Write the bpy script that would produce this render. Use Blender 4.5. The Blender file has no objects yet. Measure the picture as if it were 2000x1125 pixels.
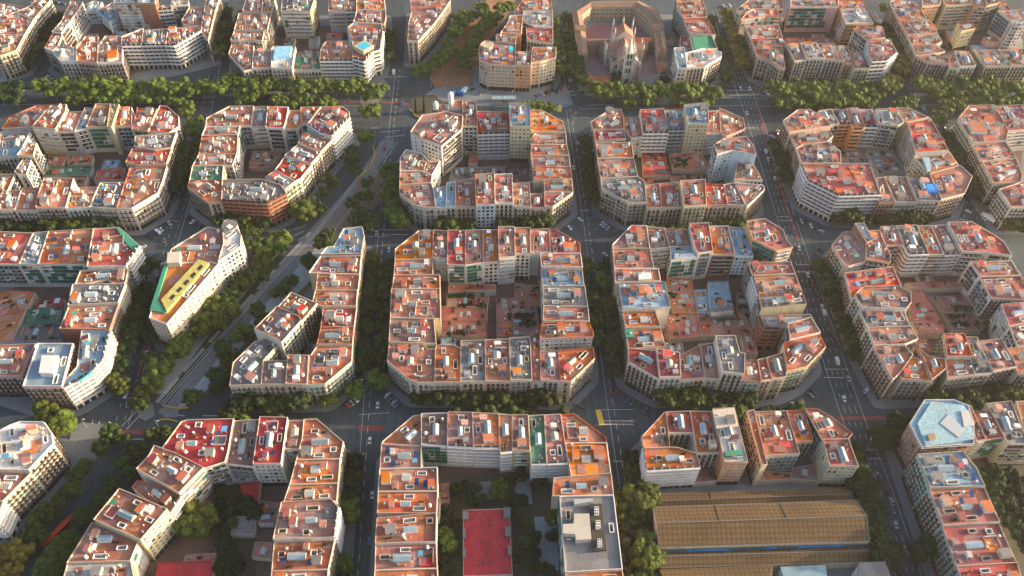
import bpy, bmesh, math, random
from mathutils import Vector, Matrix, noise
from mathutils.geometry import tessellate_polygon

SC = bpy.context.scene
COL = SC.collection
R = math.radians
# ---------------------------------------------------------------- camera
F_PX, PITCH, YAW, ROLL = 1623.477, 0.848778, 0.05229, 0.033171
CAM = Vector((52.797, -259.024, 389.722))
_fw = Vector((math.sin(YAW)*math.cos(PITCH), math.cos(YAW)*math.cos(PITCH), -math.sin(PITCH)))
_r = Vector((math.cos(YAW), -math.sin(YAW), 0)); _u = _r.cross(_fw)
_r2 = _r*math.cos(ROLL)+_u*math.sin(ROLL); _u2 = -_r*math.sin(ROLL)+_u*math.cos(ROLL)
cd = bpy.data.cameras.new("camera"); cam = bpy.data.objects.new("camera", cd); COL.objects.link(cam)
cam.matrix_world = Matrix(((_r2.x,_u2.x,-_fw.x,CAM.x),(_r2.y,_u2.y,-_fw.y,CAM.y),(_r2.z,_u2.z,-_fw.z,CAM.z),(0,0,0,1)))
cd.sensor_width = 36.0; cd.lens = 36.0*F_PX/2000.0
cd.clip_start = 1.0; cd.clip_end = 9000.0
SC.camera = cam
HAZE = 0.00004
# ---------------------------------------------------------------- sky, sun, exposure
SUN_EL, SUN_AZ = R(10.5), R(5.0)          # azimuth of the direction to the sun, from +x
w = bpy.data.worlds.new("World"); SC.world = w; w.use_nodes = True
nt = w.node_tree; bg = nt.nodes['Background']
sky = nt.nodes.new('ShaderNodeTexSky'); sky.sky_type = 'NISHITA'; sky.sun_disc = False
sky.sun_elevation = SUN_EL; sky.sun_rotation = math.pi/2 - SUN_AZ
sky.air_density = 0.75; sky.dust_density = 4.0; sky.ozone_density = 1.0; sky.altitude = 0
nt.links.new(sky.outputs['Color'], bg.inputs['Color']); bg.inputs['Strength'].default_value = 0.15
sl = bpy.data.lights.new("sun", 'SUN'); sl.energy = 4.4; sl.angle = R(0.6); sl.color = (1.0, 0.75, 0.50)
so = bpy.data.objects.new("sun", sl); COL.objects.link(so)
sdir = Vector((math.cos(SUN_EL)*math.cos(SUN_AZ), math.cos(SUN_EL)*math.sin(SUN_AZ), math.sin(SUN_EL)))
so.rotation_euler = sdir.to_track_quat('Z','Y').to_euler(); so.location = (600,-200,400)
vs = SC.view_settings; vs.view_transform = 'Standard'; vs.look = 'None'; vs.gamma = 1.0; vs.use_curve_mapping = False
vs.exposure = 1.68
SC.render.resolution_x, SC.render.resolution_y = 1024, 576

def unp(u, v, h=0.0):
    d = _fw*F_PX + _r2*(u-1000.0) + _u2*(562.5-v)
    t = (h-CAM.z)/d.z
    return Vector((CAM.x+d.x*t, CAM.y+d.y*t, h))
def proj(p):
    d = Vector(p)-CAM; z = d.dot(_fw)
    return (1000+F_PX*d.dot(_r2)/z, 562.5-F_PX*d.dot(_u2)/z, z)
# ---------------------------------------------------------------- measured roof outlines
# one line per building: roof height m, roof colour, wall colour, facade style ; roof corners
CROPS = dict(P=(0,180,.2845),Q=(340,180,.2845),R=(750,160,.2845),S=(1120,170,.2845),T=(1500,170,.2845),
 U=(750,430,.31294),V=(1180,420,.31294),W=(1590,420,.2916),F1=(0,0,.2),F2=(400,0,.2),F3=(780,0,.2),F4=(1100,0,.17776),
 F5=(1420,0,.18),F6=(1700,0,.17773),F7=(1820,180,.24896),G=(0,420,.35562),H=(430,430,.34659),I=(0,790,.29784),
 J=(300,790,.29787),K=(720,790,.29772),L=(1230,780,.30675),M=(1700,760,.32432))
DATA = """
#U|central block
20 O c e;68,178 215,62 308,60 303,235 66,245
21 T n e;308,60 394,60 390,238 308,238
22 R g m;400,62 505,60 508,265 395,268
22 P w m;510,60 615,56 618,262 512,266
22 T w w;620,56 712,55 716,265 622,265
25 P w w;712,38 815,38 820,222 718,225
24 T w w;815,42 912,45 915,208 822,208
22 P w e;915,55 1030,52 1040,192 918,198
21 R c e;1030,55 1075,55 1225,140 1228,203 1040,203
21 T w e;975,205 1225,205 1238,298 978,298
19 B w w;978,298 1240,300 1252,410 985,405
21 G g e;992,412 1255,412 1272,535 1000,527
21 P w e;990,540 1275,538 1282,630 992,627
25 T g w;985,637 1280,632 1308,690 1305,725 985,738
21 T c e;1085,812 1305,792 1316,860 1170,1003 1105,1003
21 P w e;975,817 1085,812 1102,1003 980,1003
20 P w e;912,725 968,725 975,992 925,995
21 G k e;780,735 912,730 925,998 790,1000
20 T k e;632,745 780,738 790,1000 635,1003
20 G c e;478,750 630,745 632,1005 480,1007
20 T c e;320,800 330,780 430,775 470,795 478,1008 315,1010
20 T w e;30,775 240,770 275,800 318,800 315,1010 205,1012 158,995 20,880
21 D y e;38,612 312,605 322,768 30,750
21 T c e;40,430 345,425 355,605 38,602
20 T c e;60,340 348,336 352,425 52,430
20 T c e;68,248 300,238 305,335 60,340
5 T c x;390,465 655,465 652,538 390,540
5 P c x;360,545 640,548 642,625 360,625
6 P c x;360,630 642,632 645,725 360,725
5 P c x;700,480 800,480 950,540 965,700 860,735 700,738
4 D c x;815,390 985,400 985,530 950,530 820,515
5 T g x;400,400 700,400 700,440 400,445
#V|fourth block, third row
21 P c e;48,200 52,180 170,60 265,57 285,208
20 T w e;268,75 375,80 405,190 290,200
20 T w e;378,82 528,82 548,200 415,202
21 B w w;415,205 560,200 580,272 418,275
25 R w e;528,55 650,52 675,228 590,230 548,195
22 O b m;650,60 775,64 818,237 680,242
21 B u w;775,72 880,75 935,255 818,260
27 P o e;885,35 1005,20 1120,90 1140,150 1180,200 1075,222 950,150
21 R c e;900,295 1165,290 1195,365 925,372
21 T c m;925,372 1195,365 1240,480 965,500
26 G y w;965,500 1240,482 1265,555 985,577
20 G b m;990,620 1290,617 1310,655 1100,708 1010,708
24 P w w;1135,655 1305,652 1350,735 1160,780
22 T y e;1118,798 1160,782 1350,737 1385,820 1265,945 1140,975
21 T c e;1015,880 1100,855 1140,975 1138,1008 1050,1010
21 R c e;960,900 1013,893 1050,1010 1048,1030 980,1035
20 P n e;875,905 957,900 980,1035 868,1037
26 G w e;690,755 820,750 850,855 872,862 870,985 738,990
20 T c e;600,800 690,790 722,1010 630,1015
20 P c e;478,880 600,820 628,1015 480,1023
23 R w e;330,840 460,838 480,975 480,1010 350,1010
21 R w e;155,835 320,832 347,1010 340,1025 150,915
20 T c e;135,708 362,700 385,818 148,828
21 T c e;115,605 320,600 345,693 135,705
24 B w w;90,425 380,415 400,572 115,580
21 T c e;65,337 340,332 355,412 70,420
21 P g e;58,215 285,212 310,320 65,328
8 B w x;650,412 775,410 812,610 665,615
6 B g x;572,465 648,457 662,605 595,610
5 T c x;392,400 550,400 580,603 430,600
5 P c x;585,618 870,615 950,760 960,870 880,870 850,750 605,755
5 P c x;385,612 570,622 600,755 420,768 380,740
4 D c x;825,470 890,500 915,590 832,600
#W|fifth block, third row
22 P c e;120,195 198,108 262,108 330,215 345,300 235,340 205,330
26 B b w;270,55 335,50 395,165 320,178
24 T o e;340,102 440,98 515,262 520,328 348,300
22 P k e;445,74 545,70 603,195 492,203
22 G w m;548,70 690,68 730,190 768,255 640,260 605,195
21 T w m;690,68 785,67 870,265 772,267
21 P g m;785,66 885,64 980,250 875,262
23 R w w;900,40 1055,40 1180,110 1275,175 1330,270 1180,250 1000,245
23 P w e;1045,310 1325,305 1380,402 1110,412
22 P w e;1120,415 1385,408 1450,560 1190,560
21 R w e;1250,592 1460,582 1500,700 1300,738
21 P w w;1320,745 1500,705 1560,860 1365,880
22 P w e;1095,840 1260,825 1350,1010 1200,1035
20 T c e;1300,892 1550,882 1600,1080 1365,1060
23 R c e;870,790 1000,786 1055,950 905,955
20 G w e;1010,820 1095,815 1195,1060 1078,1065
20 T c e;885,962 1045,958 1080,1070 895,1090
21 O b e;690,880 770,940 860,950 890,1020 800,1093 730,962
20 T c e;655,950 735,960 800,1095 775,1115 590,1095 555,1040
22 T k e;400,880 600,870 668,928 592,1050 530,1100
23 P w e;360,755 640,745 700,825 620,862 405,870
22 G c e;300,628 620,640 655,742 357,750
25 D w e;285,525 345,490 560,470 650,512 655,578 600,620 330,624
20 R c e;205,385 530,342 590,485 340,488 245,565
6 P c x;655,510 730,505 880,740 870,790 700,790 645,700
6 P c x;610,455 940,442 985,483 722,492
5 P c x;745,532 990,532 1070,640 862,648
5 D c x;872,670 1190,682 1130,768 932,770
#K|third block, front row
20 T c e;88,255 92,237 290,72 343,70 345,268
21 D w e;345,50 518,48 513,262 345,265
22 P w m;520,48 680,46 688,272 518,275
22 T w m;680,48 850,45 858,278 690,278
22 O y m;855,68 940,65 942,300 862,310
22 T y m;942,65 1045,65 1055,300 944,302
21 N y m;1048,68 1152,62 1168,380 1065,383
21 P w m;1155,65 1258,62 1285,378 1172,383
20 T c e;1262,62 1350,60 1555,210 1560,248 1285,250
21 O c e;1285,252 1565,250 1588,445 1325,452
22 T c e;1215,478 1595,452 1608,580 1205,600
22 G k w;1255,625 1608,602 1660,1078 1290,1102
21 T c e;1290,1102 1670,1082 1690,1250 1310,1250
20 P g e;75,260 345,270 345,405 70,420
21 T c e;72,424 445,414 450,558 60,568
21 T c e;60,572 450,562 450,700 55,712
22 T w e;52,742 440,722 442,900 42,913
21 P c e;42,917 442,905 450,1070 38,1083
21 T c e;38,1087 450,1074 460,1250 30,1250
9 X g x;620,690 925,680 945,1115 620,1125
4 D c x;465,510 530,510 530,680 468,690
#L|market block
21 T w e;75,235 222,78 230,78 258,305 90,305
21 R w e;230,78 385,72 405,213 250,213
21 T w e;385,72 520,68 580,333 430,338
24 W o w;528,62 668,48 755,395 608,400
21 T w m;90,310 300,302 425,345 440,440 105,448
5 D w x;432,442 545,437 550,513 422,518
22 T y w;745,74 788,70 868,416 840,420
20 T g e;790,68 1000,66 1078,343 858,360
20 T y e;1000,75 1116,64 1170,262 1080,268
21 P w e;1118,60 1190,55 1290,110 1420,215 1400,248 1230,252
22 R y w;1230,258 1385,252 1460,425 1270,432
5 D c x;1040,442 1195,410 1212,512 1032,498
5 T c x;848,470 1028,467 1028,508 835,515
#M|right block, front row
24 B b w;235,210 328,62 505,62 570,95 640,200 625,330 308,350
21 R c e;572,97 605,94 700,308 640,310
21 T c e;625,132 730,127 790,288 705,298
21 G c e;700,85 850,70 950,328 830,330
21 T c e;880,70 1100,60 1100,328 952,330
23 B n e;285,388 560,372 640,470 690,585 355,592
22 P w e;360,598 690,587 780,798 440,815
21 R n e;435,827 780,803 885,1040 520,1063
21 R c e;520,1067 885,1043 960,1300 600,1300
#R|third block, second row
22 O y e;1000,190 1085,192 1230,270 1248,343 1045,338 1003,328
21 P c e;1045,345 1248,347 1255,428 1012,432 1008,400
21 T c e;1010,436 1255,432 1270,500 1015,503
21 P c e;1015,507 1272,503 1280,578 1020,583
21 O c e;1020,588 1280,582 1290,663 1028,668
20 T c e;1095,672 1290,667 1298,748 1100,753
20 R c e;1105,757 1298,754 1298,766 1160,855 1102,855
19 R k e;1008,766 1100,760 1102,856 1012,860
20 O w e;888,695 1000,690 1006,858 890,860
23 P w e;762,633 880,626 888,750 885,820 768,825
24 T u w;628,625 755,621 762,755 762,840 632,843
20 T c e;492,675 622,672 628,853 493,855
20 B n e;428,692 488,690 490,853 428,857
20 B w e;355,712 412,710 420,855 356,858
20 P n e;105,705 320,690 350,740 353,858 270,858 205,840 105,755
20 T c e;108,615 260,602 330,640 325,688 107,700
20 T w e;110,520 150,462 260,490 310,545 385,542 330,638 250,618 110,605
28 P w w;180,340 260,225 430,200 530,230 535,320 395,440 250,385
22 P w w;325,185 440,130 538,120 538,215 320,218
27 D y w;540,130 632,127 638,240 636,300 545,300
24 R g m;640,200 856,200 860,350 645,353
32 B y w;860,150 995,146 1002,300 868,304
5 G g x;470,590 830,570 830,620 760,650 445,678
4 D c x;840,592 1000,592 1000,680 892,688
5 R c x;590,508 640,507 640,558 580,560
#S|fourth block, second row
20 T c e;118,240 250,152 330,152 345,200 345,285 140,290
20 R c e;140,292 350,290 360,352 150,365
21 T c e;155,378 400,377 415,480 165,485
21 P c e;165,490 415,488 445,608 187,625
21 G c e;190,630 440,615 490,645 500,790 380,795 300,750 197,700
20 T g w;345,207 450,202 470,343 400,345 347,290
23 R w m;455,152 620,147 655,305 480,306
22 B g m;622,147 758,147 793,290 657,295
31 B y w;760,117 905,100 920,250 790,260
21 R c e;905,162 1000,157 1015,308 922,313
21 T k e;1002,142 1170,215 1180,285 1050,338 1018,308
30 P u w;965,387 1045,347 1190,337 1235,395 1258,468 1100,430 995,463
21 T w e;1128,522 1250,513 1300,638 1105,638
20 P c e;1030,665 1128,660 1180,800 1165,810 1062,805
20 P c e;1100,642 1305,670 1315,700 1195,815 1178,808
20 R c e;907,667 1028,665 1058,805 922,810
24 T y e;735,642 898,627 910,750 916,808 762,820
20 T c e;592,657 720,652 755,820 608,825
20 O c e;492,672 590,662 604,825 505,828
5 R c x;475,460 630,455 658,603 482,610
5 T c x;655,452 890,450 925,558 682,560
4 P c x;672,602 905,602 930,648 682,640
#T|fifth block, second row
25 P l e;105,227 205,152 290,152 395,215 428,258 150,308
22 G w e;332,205 350,162 433,150 488,253 430,258
22 D o m;437,150 530,147 580,230 588,248 492,253
23 P o m;535,147 620,147 662,262 655,295 592,300
22 R c m;622,147 720,150 753,265 668,268
25 W y e;722,147 880,142 933,240 895,263 770,253
22 T c e;882,137 970,142 1108,205 1060,215 958,238 937,238
25 R w w;962,240 1118,210 1242,430 1012,443
21 O y w;1012,482 1245,442 1315,535 1112,588
22 P w e;1130,592 1315,542 1405,610 1350,730 1192,768 1112,602
21 G w e;957,610 1108,602 1188,778 1032,783
20 P n e;802,610 950,606 1025,780 880,783
20 D b e;750,620 800,614 875,790 762,793
24 R w m;230,532 350,517 700,525 768,735 485,745 275,640
25 D l e;195,420 240,392 410,374 500,440 500,512 225,523
21 P c e;150,312 430,302 450,330 410,370 235,398 195,416
7 G g x;672,437 850,427 945,590 762,603
5 G g x;505,492 690,482 715,518 522,520
4 D c x;432,432 655,432 665,478 482,482
#F7|sixth block, second row
22 P s e;205,205 290,102 490,100 600,298 575,375 318,396
21 R w e;492,100 700,95 800,285 602,296
21 P c e;325,407 590,387 660,490 688,520 395,540
21 P c e;395,544 650,502 715,640 700,698 490,713
21 R w e;528,758 700,707 900,702 950,900 625,900
21 T w e;702,97 900,92 960,280 802,285
#G|first block, third row
21 R w e;-80,85 178,95 100,268 -120,268
21 B w e;182,95 262,90 203,270 102,270
21 T w m;265,85 523,72 475,273 205,268
24 R w m;525,72 655,65 765,165 700,265 690,280 477,273
21 T w e;440,302 700,282 690,368 640,373 590,350 402,383
23 G c w;400,387 690,374 650,478 370,493
22 T b e;375,505 650,490 600,628 325,623
21 B w m;440,645 605,634 565,790 500,860 345,950 347,900 420,832
23 B k e;205,702 400,702 340,938 122,938
20 P k e;-50,715 198,705 112,883 -90,883
6 T c x;65,412 195,422 100,600 60,698 -80,690 -80,440
5 N g x;150,517 358,507 350,588 132,598
6 G g x;132,602 340,602 345,688 82,688
5 R w x;202,462 355,457 353,498 197,508
#G|flatiron block, third row
24 T s w;905,264 1160,257 1198,264 915,598 818,562
24 P w w;912,248 940,182 1135,62 1215,77 1225,160 1196,260 1160,253 905,260
26 W w w;1217,80 1226,32 1250,20 1290,45 1325,110 1320,170 1202,260 1228,160
#Q|second block, second row
21 T c e;220,175 380,93 545,92 528,232 450,230 215,232
20 G c e;548,97 648,97 630,233 532,233
23 R w e;650,95 785,97 768,197 750,245 627,240
20 O w e;790,124 862,122 872,225 845,250 767,250
20 T w e;866,100 1008,99 912,210 878,212
25 R w m;1010,98 1160,98 1200,130 1205,170 1085,303 1030,280 915,217
22 T c e;885,267 1080,322 1010,408 852,348
21 P c e;850,352 1005,412 950,490 757,430
20 R c e;755,442 930,502 870,588 830,608 692,530
20 W c e;622,580 690,532 828,612 762,662 702,628
22 G b m;325,602 600,592 715,640 770,690 662,745 642,760 325,732
21 T c e;100,605 323,606 323,755 235,758 90,650
21 N c e;122,503 338,500 338,600 105,602
21 T g e;165,427 430,427 400,498 340,498 125,498
21 O c e;185,300 435,292 430,410 167,420
21 T u e;215,237 455,234 440,290 190,297
5 D c x;540,402 735,402 700,478 512,488
4 T c x;522,492 680,492 645,518 512,518
#P|first block, second row
20 T w e;10,245 65,165 245,88 355,85 345,95 212,235
24 P y w;215,237 345,92 455,82 465,130 382,260
22 P g m;387,262 465,132 572,127 507,264
22 B w w;512,264 580,102 645,107 590,240
23 T y w;592,244 655,77 762,77 730,235
25 Y y x;732,235 766,77 820,77 823,110 765,238
22 O g m;780,235 826,107 905,102 885,233
22 T y e;900,250 940,107 1065,112 1015,263
21 R w e;1017,268 1095,87 1145,92 1225,160 1228,230 1160,265
21 G c e;925,300 1212,272 1180,378 1060,398 922,370
20 R c e;860,480 902,392 1070,402 1172,387 1142,490 950,500
20 T w e;800,795 890,517 1145,507 1115,610 1082,690 905,795
20 G c e;620,780 685,617 835,617 792,798
20 O u e;460,795 510,652 650,650 612,793
21 T c e;255,720 300,585 505,590 445,795 252,798
19 T w e;110,800 155,657 270,657 242,803
20 P w e;-40,780 20,672 120,672 95,803 -60,805
20 T c e;-60,690 -20,560 110,557 42,698
22 D w e;88,543 150,462 213,465 180,560 120,560
20 B w e;-20,440 5,265 208,262 140,400 110,438
23 O y e;112,430 180,342 245,345 215,430
5 N g x;350,512 638,507 618,560 560,573 312,573
6 R g x;672,532 858,517 840,598 642,603
4 T c x;332,432 450,432 430,498 332,495
4 T c x;472,432 640,432 628,488 462,492
#H|second block, third row
22 B b w;568,185 600,150 640,145 695,45 800,35 812,90 795,182
21 T y e;498,295 560,207 795,202 788,300
21 T c e;545,310 785,308 775,393 540,395
22 T c e;530,400 775,398 768,483 575,486 545,460 528,455
21 R c e;580,490 768,488 755,595 570,600
21 O c e;560,604 755,599 745,698 545,700
20 T n e;510,754 540,705 745,702 740,795 590,920 490,928 500,760
20 T c e;380,757 500,760 488,923 370,923
20 D c e;240,792 370,787 365,923 230,923
20 G c e;50,930 70,800 190,682 250,672 320,702 240,790 228,923
25 D w e;190,610 310,490 440,540 450,560 345,688 275,640
24 O c e;330,480 400,402 545,467 465,570 442,538
#J|second block, front row
22 X w e;60,275 180,110 220,98 525,95 485,308 470,368 340,430 240,360 150,320
20 D w e;530,100 695,97 655,393 472,398 502,290
23 X w w;700,75 878,72 835,385 652,390
20 P w e;885,110 982,97 970,220 935,288 852,290 872,170
21 T w e;985,95 1070,90 1245,240 1225,348 940,358 972,235
21 T c e;925,363 1220,359 1210,510 897,523
21 O c e;880,526 1210,517 1200,632 852,643
24 P w m;825,650 1160,636 1210,670 1200,870 777,880
21 T c e;790,900 1170,887 1145,1078 772,1088
21 P w e;770,1096 1145,1082 1130,1300 750,1300
6 X g x;30,1037 370,1030 400,1200 0,1200
5 X w x;562,522 695,517 690,610 592,618
5 D w x;682,642 830,642 780,778 682,778
4 P c x;662,902 778,902 768,1010 642,1000
4 P c x;212,982 410,972 402,1026 192,1026
#I|second block, front row
23 O w e;890,420 975,330 1010,264 1160,322 1328,400 1180,588 1050,510
20 D w m;862,540 900,492 1048,515 1178,592 1130,698 1032,640
24 T y w;620,740 780,547 860,580 1080,692 920,888 820,848
20 T c e;440,1028 600,767 818,852 908,892 860,1020 482,1043
19 W o w;430,1052 850,1030 900,1250 380,1250
#I|first block, front row
24 W c e;-20,430 0,172 75,132 130,107 285,110 340,190 345,255 202,430
21 P n e;-60,442 185,445 20,628 -100,640
21 R w m;-90,642 18,632 -40,760 -150,760
21 O c e;-80,150 68,150 0,172 -20,330 -90,330
#F1|first block, top row
21 O s e;-60,540 -60,342 235,345 160,490 0,545
21 P s e;-60,338 -60,182 150,122 328,190 240,340
21 P c e;152,120 300,62 418,82 330,188
21 T c e;302,60 340,0 500,-10 420,82
20 P c e;-60,178 -60,20 298,60 150,118
#F1|second block, top row
21 P w w;590,215 690,0 795,25 680,213
21 P w w;512,313 588,217 678,217 600,328
20 D c e;428,465 502,315 603,328 560,448 502,498
20 W u e;430,470 560,452 743,462 743,590 590,600 500,502
20 T k e;747,462 830,352 960,350 945,610 752,600
20 O w e;947,610 975,442 1025,347 1193,350 1193,598
22 P w m;1197,440 1200,352 1400,272 1378,440
22 G g m;1380,440 1402,292 1638,272 1610,430
22 R w m;1612,440 1642,272 1925,257 1960,292 1930,310 1705,442
30 B b w;1112,30 1100,-80 1520,-80 1510,28
12 B u w;805,57 925,5 1000,20 940,108 862,110
14 B u w;950,112 1050,50 1100,22 1158,160 1062,208
22 G g m;1540,60 1660,60 1678,88 1560,98
23 W w e;1672,50 1680,0 1840,0 1828,40
20 P c e;1770,200 1860,62 1998,62 1960,250 1800,250
21 T c e;1970,235 2000,62 2100,110 2030,390 1965,300
21 T c e;2002,58 2020,-40 2150,-40 2100,105
#F2|third block, top row
21 T c e;365,108 400,-30 560,-30 555,108
21 O c e;562,108 570,-30 690,-30 650,118
21 T c e;282,290 330,125 648,120 610,293
20 D c e;250,390 288,298 580,300 560,400 430,380 330,390
19 T w e;230,520 260,430 478,440 460,680 380,690
20 P c e;480,480 640,485 645,650 462,655
21 W w e;650,483 670,447 880,447 850,658 648,660
16 N w e;862,680 905,512 1088,502 1138,680
21 T y m;1130,480 1180,402 1392,395 1443,520 1440,598 1127,590
23 T y m;1397,262 1450,222 1720,232 1740,300 1710,480 1640,500 1560,598 1450,560 1440,400
21 P c e;1480,102 1762,92 1770,160 1757,228 1450,215
21 O c e;1480,-40 1750,-40 1765,88 1490,98
20 P g m;1205,110 1215,-30 1478,-30 1475,98 1370,110
26 G y w;742,105 760,-40 1080,-40 1030,108
#F3|wedge block, top row
21 P c e;78,400 90,222 130,122 418,122 340,230 185,398
21 P c e;100,118 100,-60 470,-60 500,0 422,118
#F3|round-cornered block, top row
24 P s w;778,580 780,450 800,415 840,390 1128,420 1130,630 862,622
24 D o w;1132,500 1285,500 1285,640 1132,643
24 T s w;1290,610 1295,462 1530,457 1530,560 1380,600
24 P w e;942,330 1140,322 1145,430 950,388
25 O o w;985,320 1060,210 1082,147 1210,137 1192,322
23 R w e;1240,270 1500,267 1500,420 1247,380
24 W w e;1200,200 1212,102 1495,97 1500,263 1330,268
23 T w e;1117,115 1200,0 1480,-20 1493,95 1210,98
#F4|church block, top row
22 T w e;1250,80 1250,-40 1520,-40 1560,60 1578,183 1330,198
21 P w e;1340,248 1332,202 1588,190 1640,290 1678,378 1400,358
20 N w e;1392,400 1630,382 1700,530 1430,540
21 W w e;1350,580 1550,535 1740,567 1740,620 1600,700 1560,730 1372,740
23 B w w;1217,520 1330,517 1348,585 1365,745 1257,743
14 R c x;1287,392 1380,387 1385,460 1370,530 1292,500
6 R w x;1112,402 1230,397 1225,438 1122,443
#F5|sixth block, top row
22 P c e;105,97 230,0 600,-30 620,93 290,92 240,120 150,150
25 R o w;150,202 230,122 290,96 390,90 545,95 578,167 430,165
20 P c e;202,282 560,264 608,415 267,420
20 R c e;272,427 612,420 640,490 297,500
20 T s e;297,504 590,485 633,735 580,735 470,650 332,620
21 P w e;642,482 798,472 858,650 742,658
22 P w e;802,470 960,452 1060,620 862,622
21 T w e;972,482 1170,467 1265,655 1072,648
19 P o e;1177,502 1310,497 1378,680 1272,683
18 P c e;1342,562 1480,562 1558,738 1382,742
23 R w m;1542,430 1770,417 1850,560 1740,650 1592,660 1562,590
22 P y w;1372,310 1430,272 1690,290 1720,400 1532,428
22 W o w;1250,170 1240,102 1490,92 1590,248 1292,258
24 P k w;690,75 690,-40 1198,-40 1210,73
21 O c e;1212,0 1480,0 1498,88 1240,98
6 P c x;640,402 1178,410 1168,462 642,468
#F6|seventh block, top row
21 O c e;217,12 290,0 470,20 540,80 252,95
21 P c e;252,100 350,97 558,90 618,198 312,208
21 T c e;312,212 618,202 718,280 738,358 412,383
21 T c e;412,387 738,362 790,450 718,488 457,490
21 P y e;457,492 718,490 826,560 690,580 502,598
21 T k e;500,617 700,600 860,642 870,700 640,680
20 O y e;862,642 925,562 978,700 983,738 872,735
21 D w e;927,560 1080,562 1163,720 988,733
21 P y e;1140,540 1400,542 1558,720 1272,728
21 T y e;1402,540 1700,530 1760,718 1560,720
20 R y w;957,250 1130,242 1158,308 1002,338
24 O o w;562,68 570,-40 780,-40 768,50
24 T y w;790,-40 1090,-40 1118,40 832,58
24 P o w;1092,-40 1250,-40 1268,78 1140,68
25 P y w;1255,-40 1400,-60 1408,30 1292,58
22 R c e;1412,32 1470,0 1538,100 1440,105
22 P w e;1402,112 1700,102 1748,200 1542,218
24 W w w;1542,222 1700,205 1718,280 1642,288 1562,278
"""
def at(c, x, y, h=0.0):
    ox, oy, s = CROPS[c]
    return unp(ox+x*s, oy+y*s, h)
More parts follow.
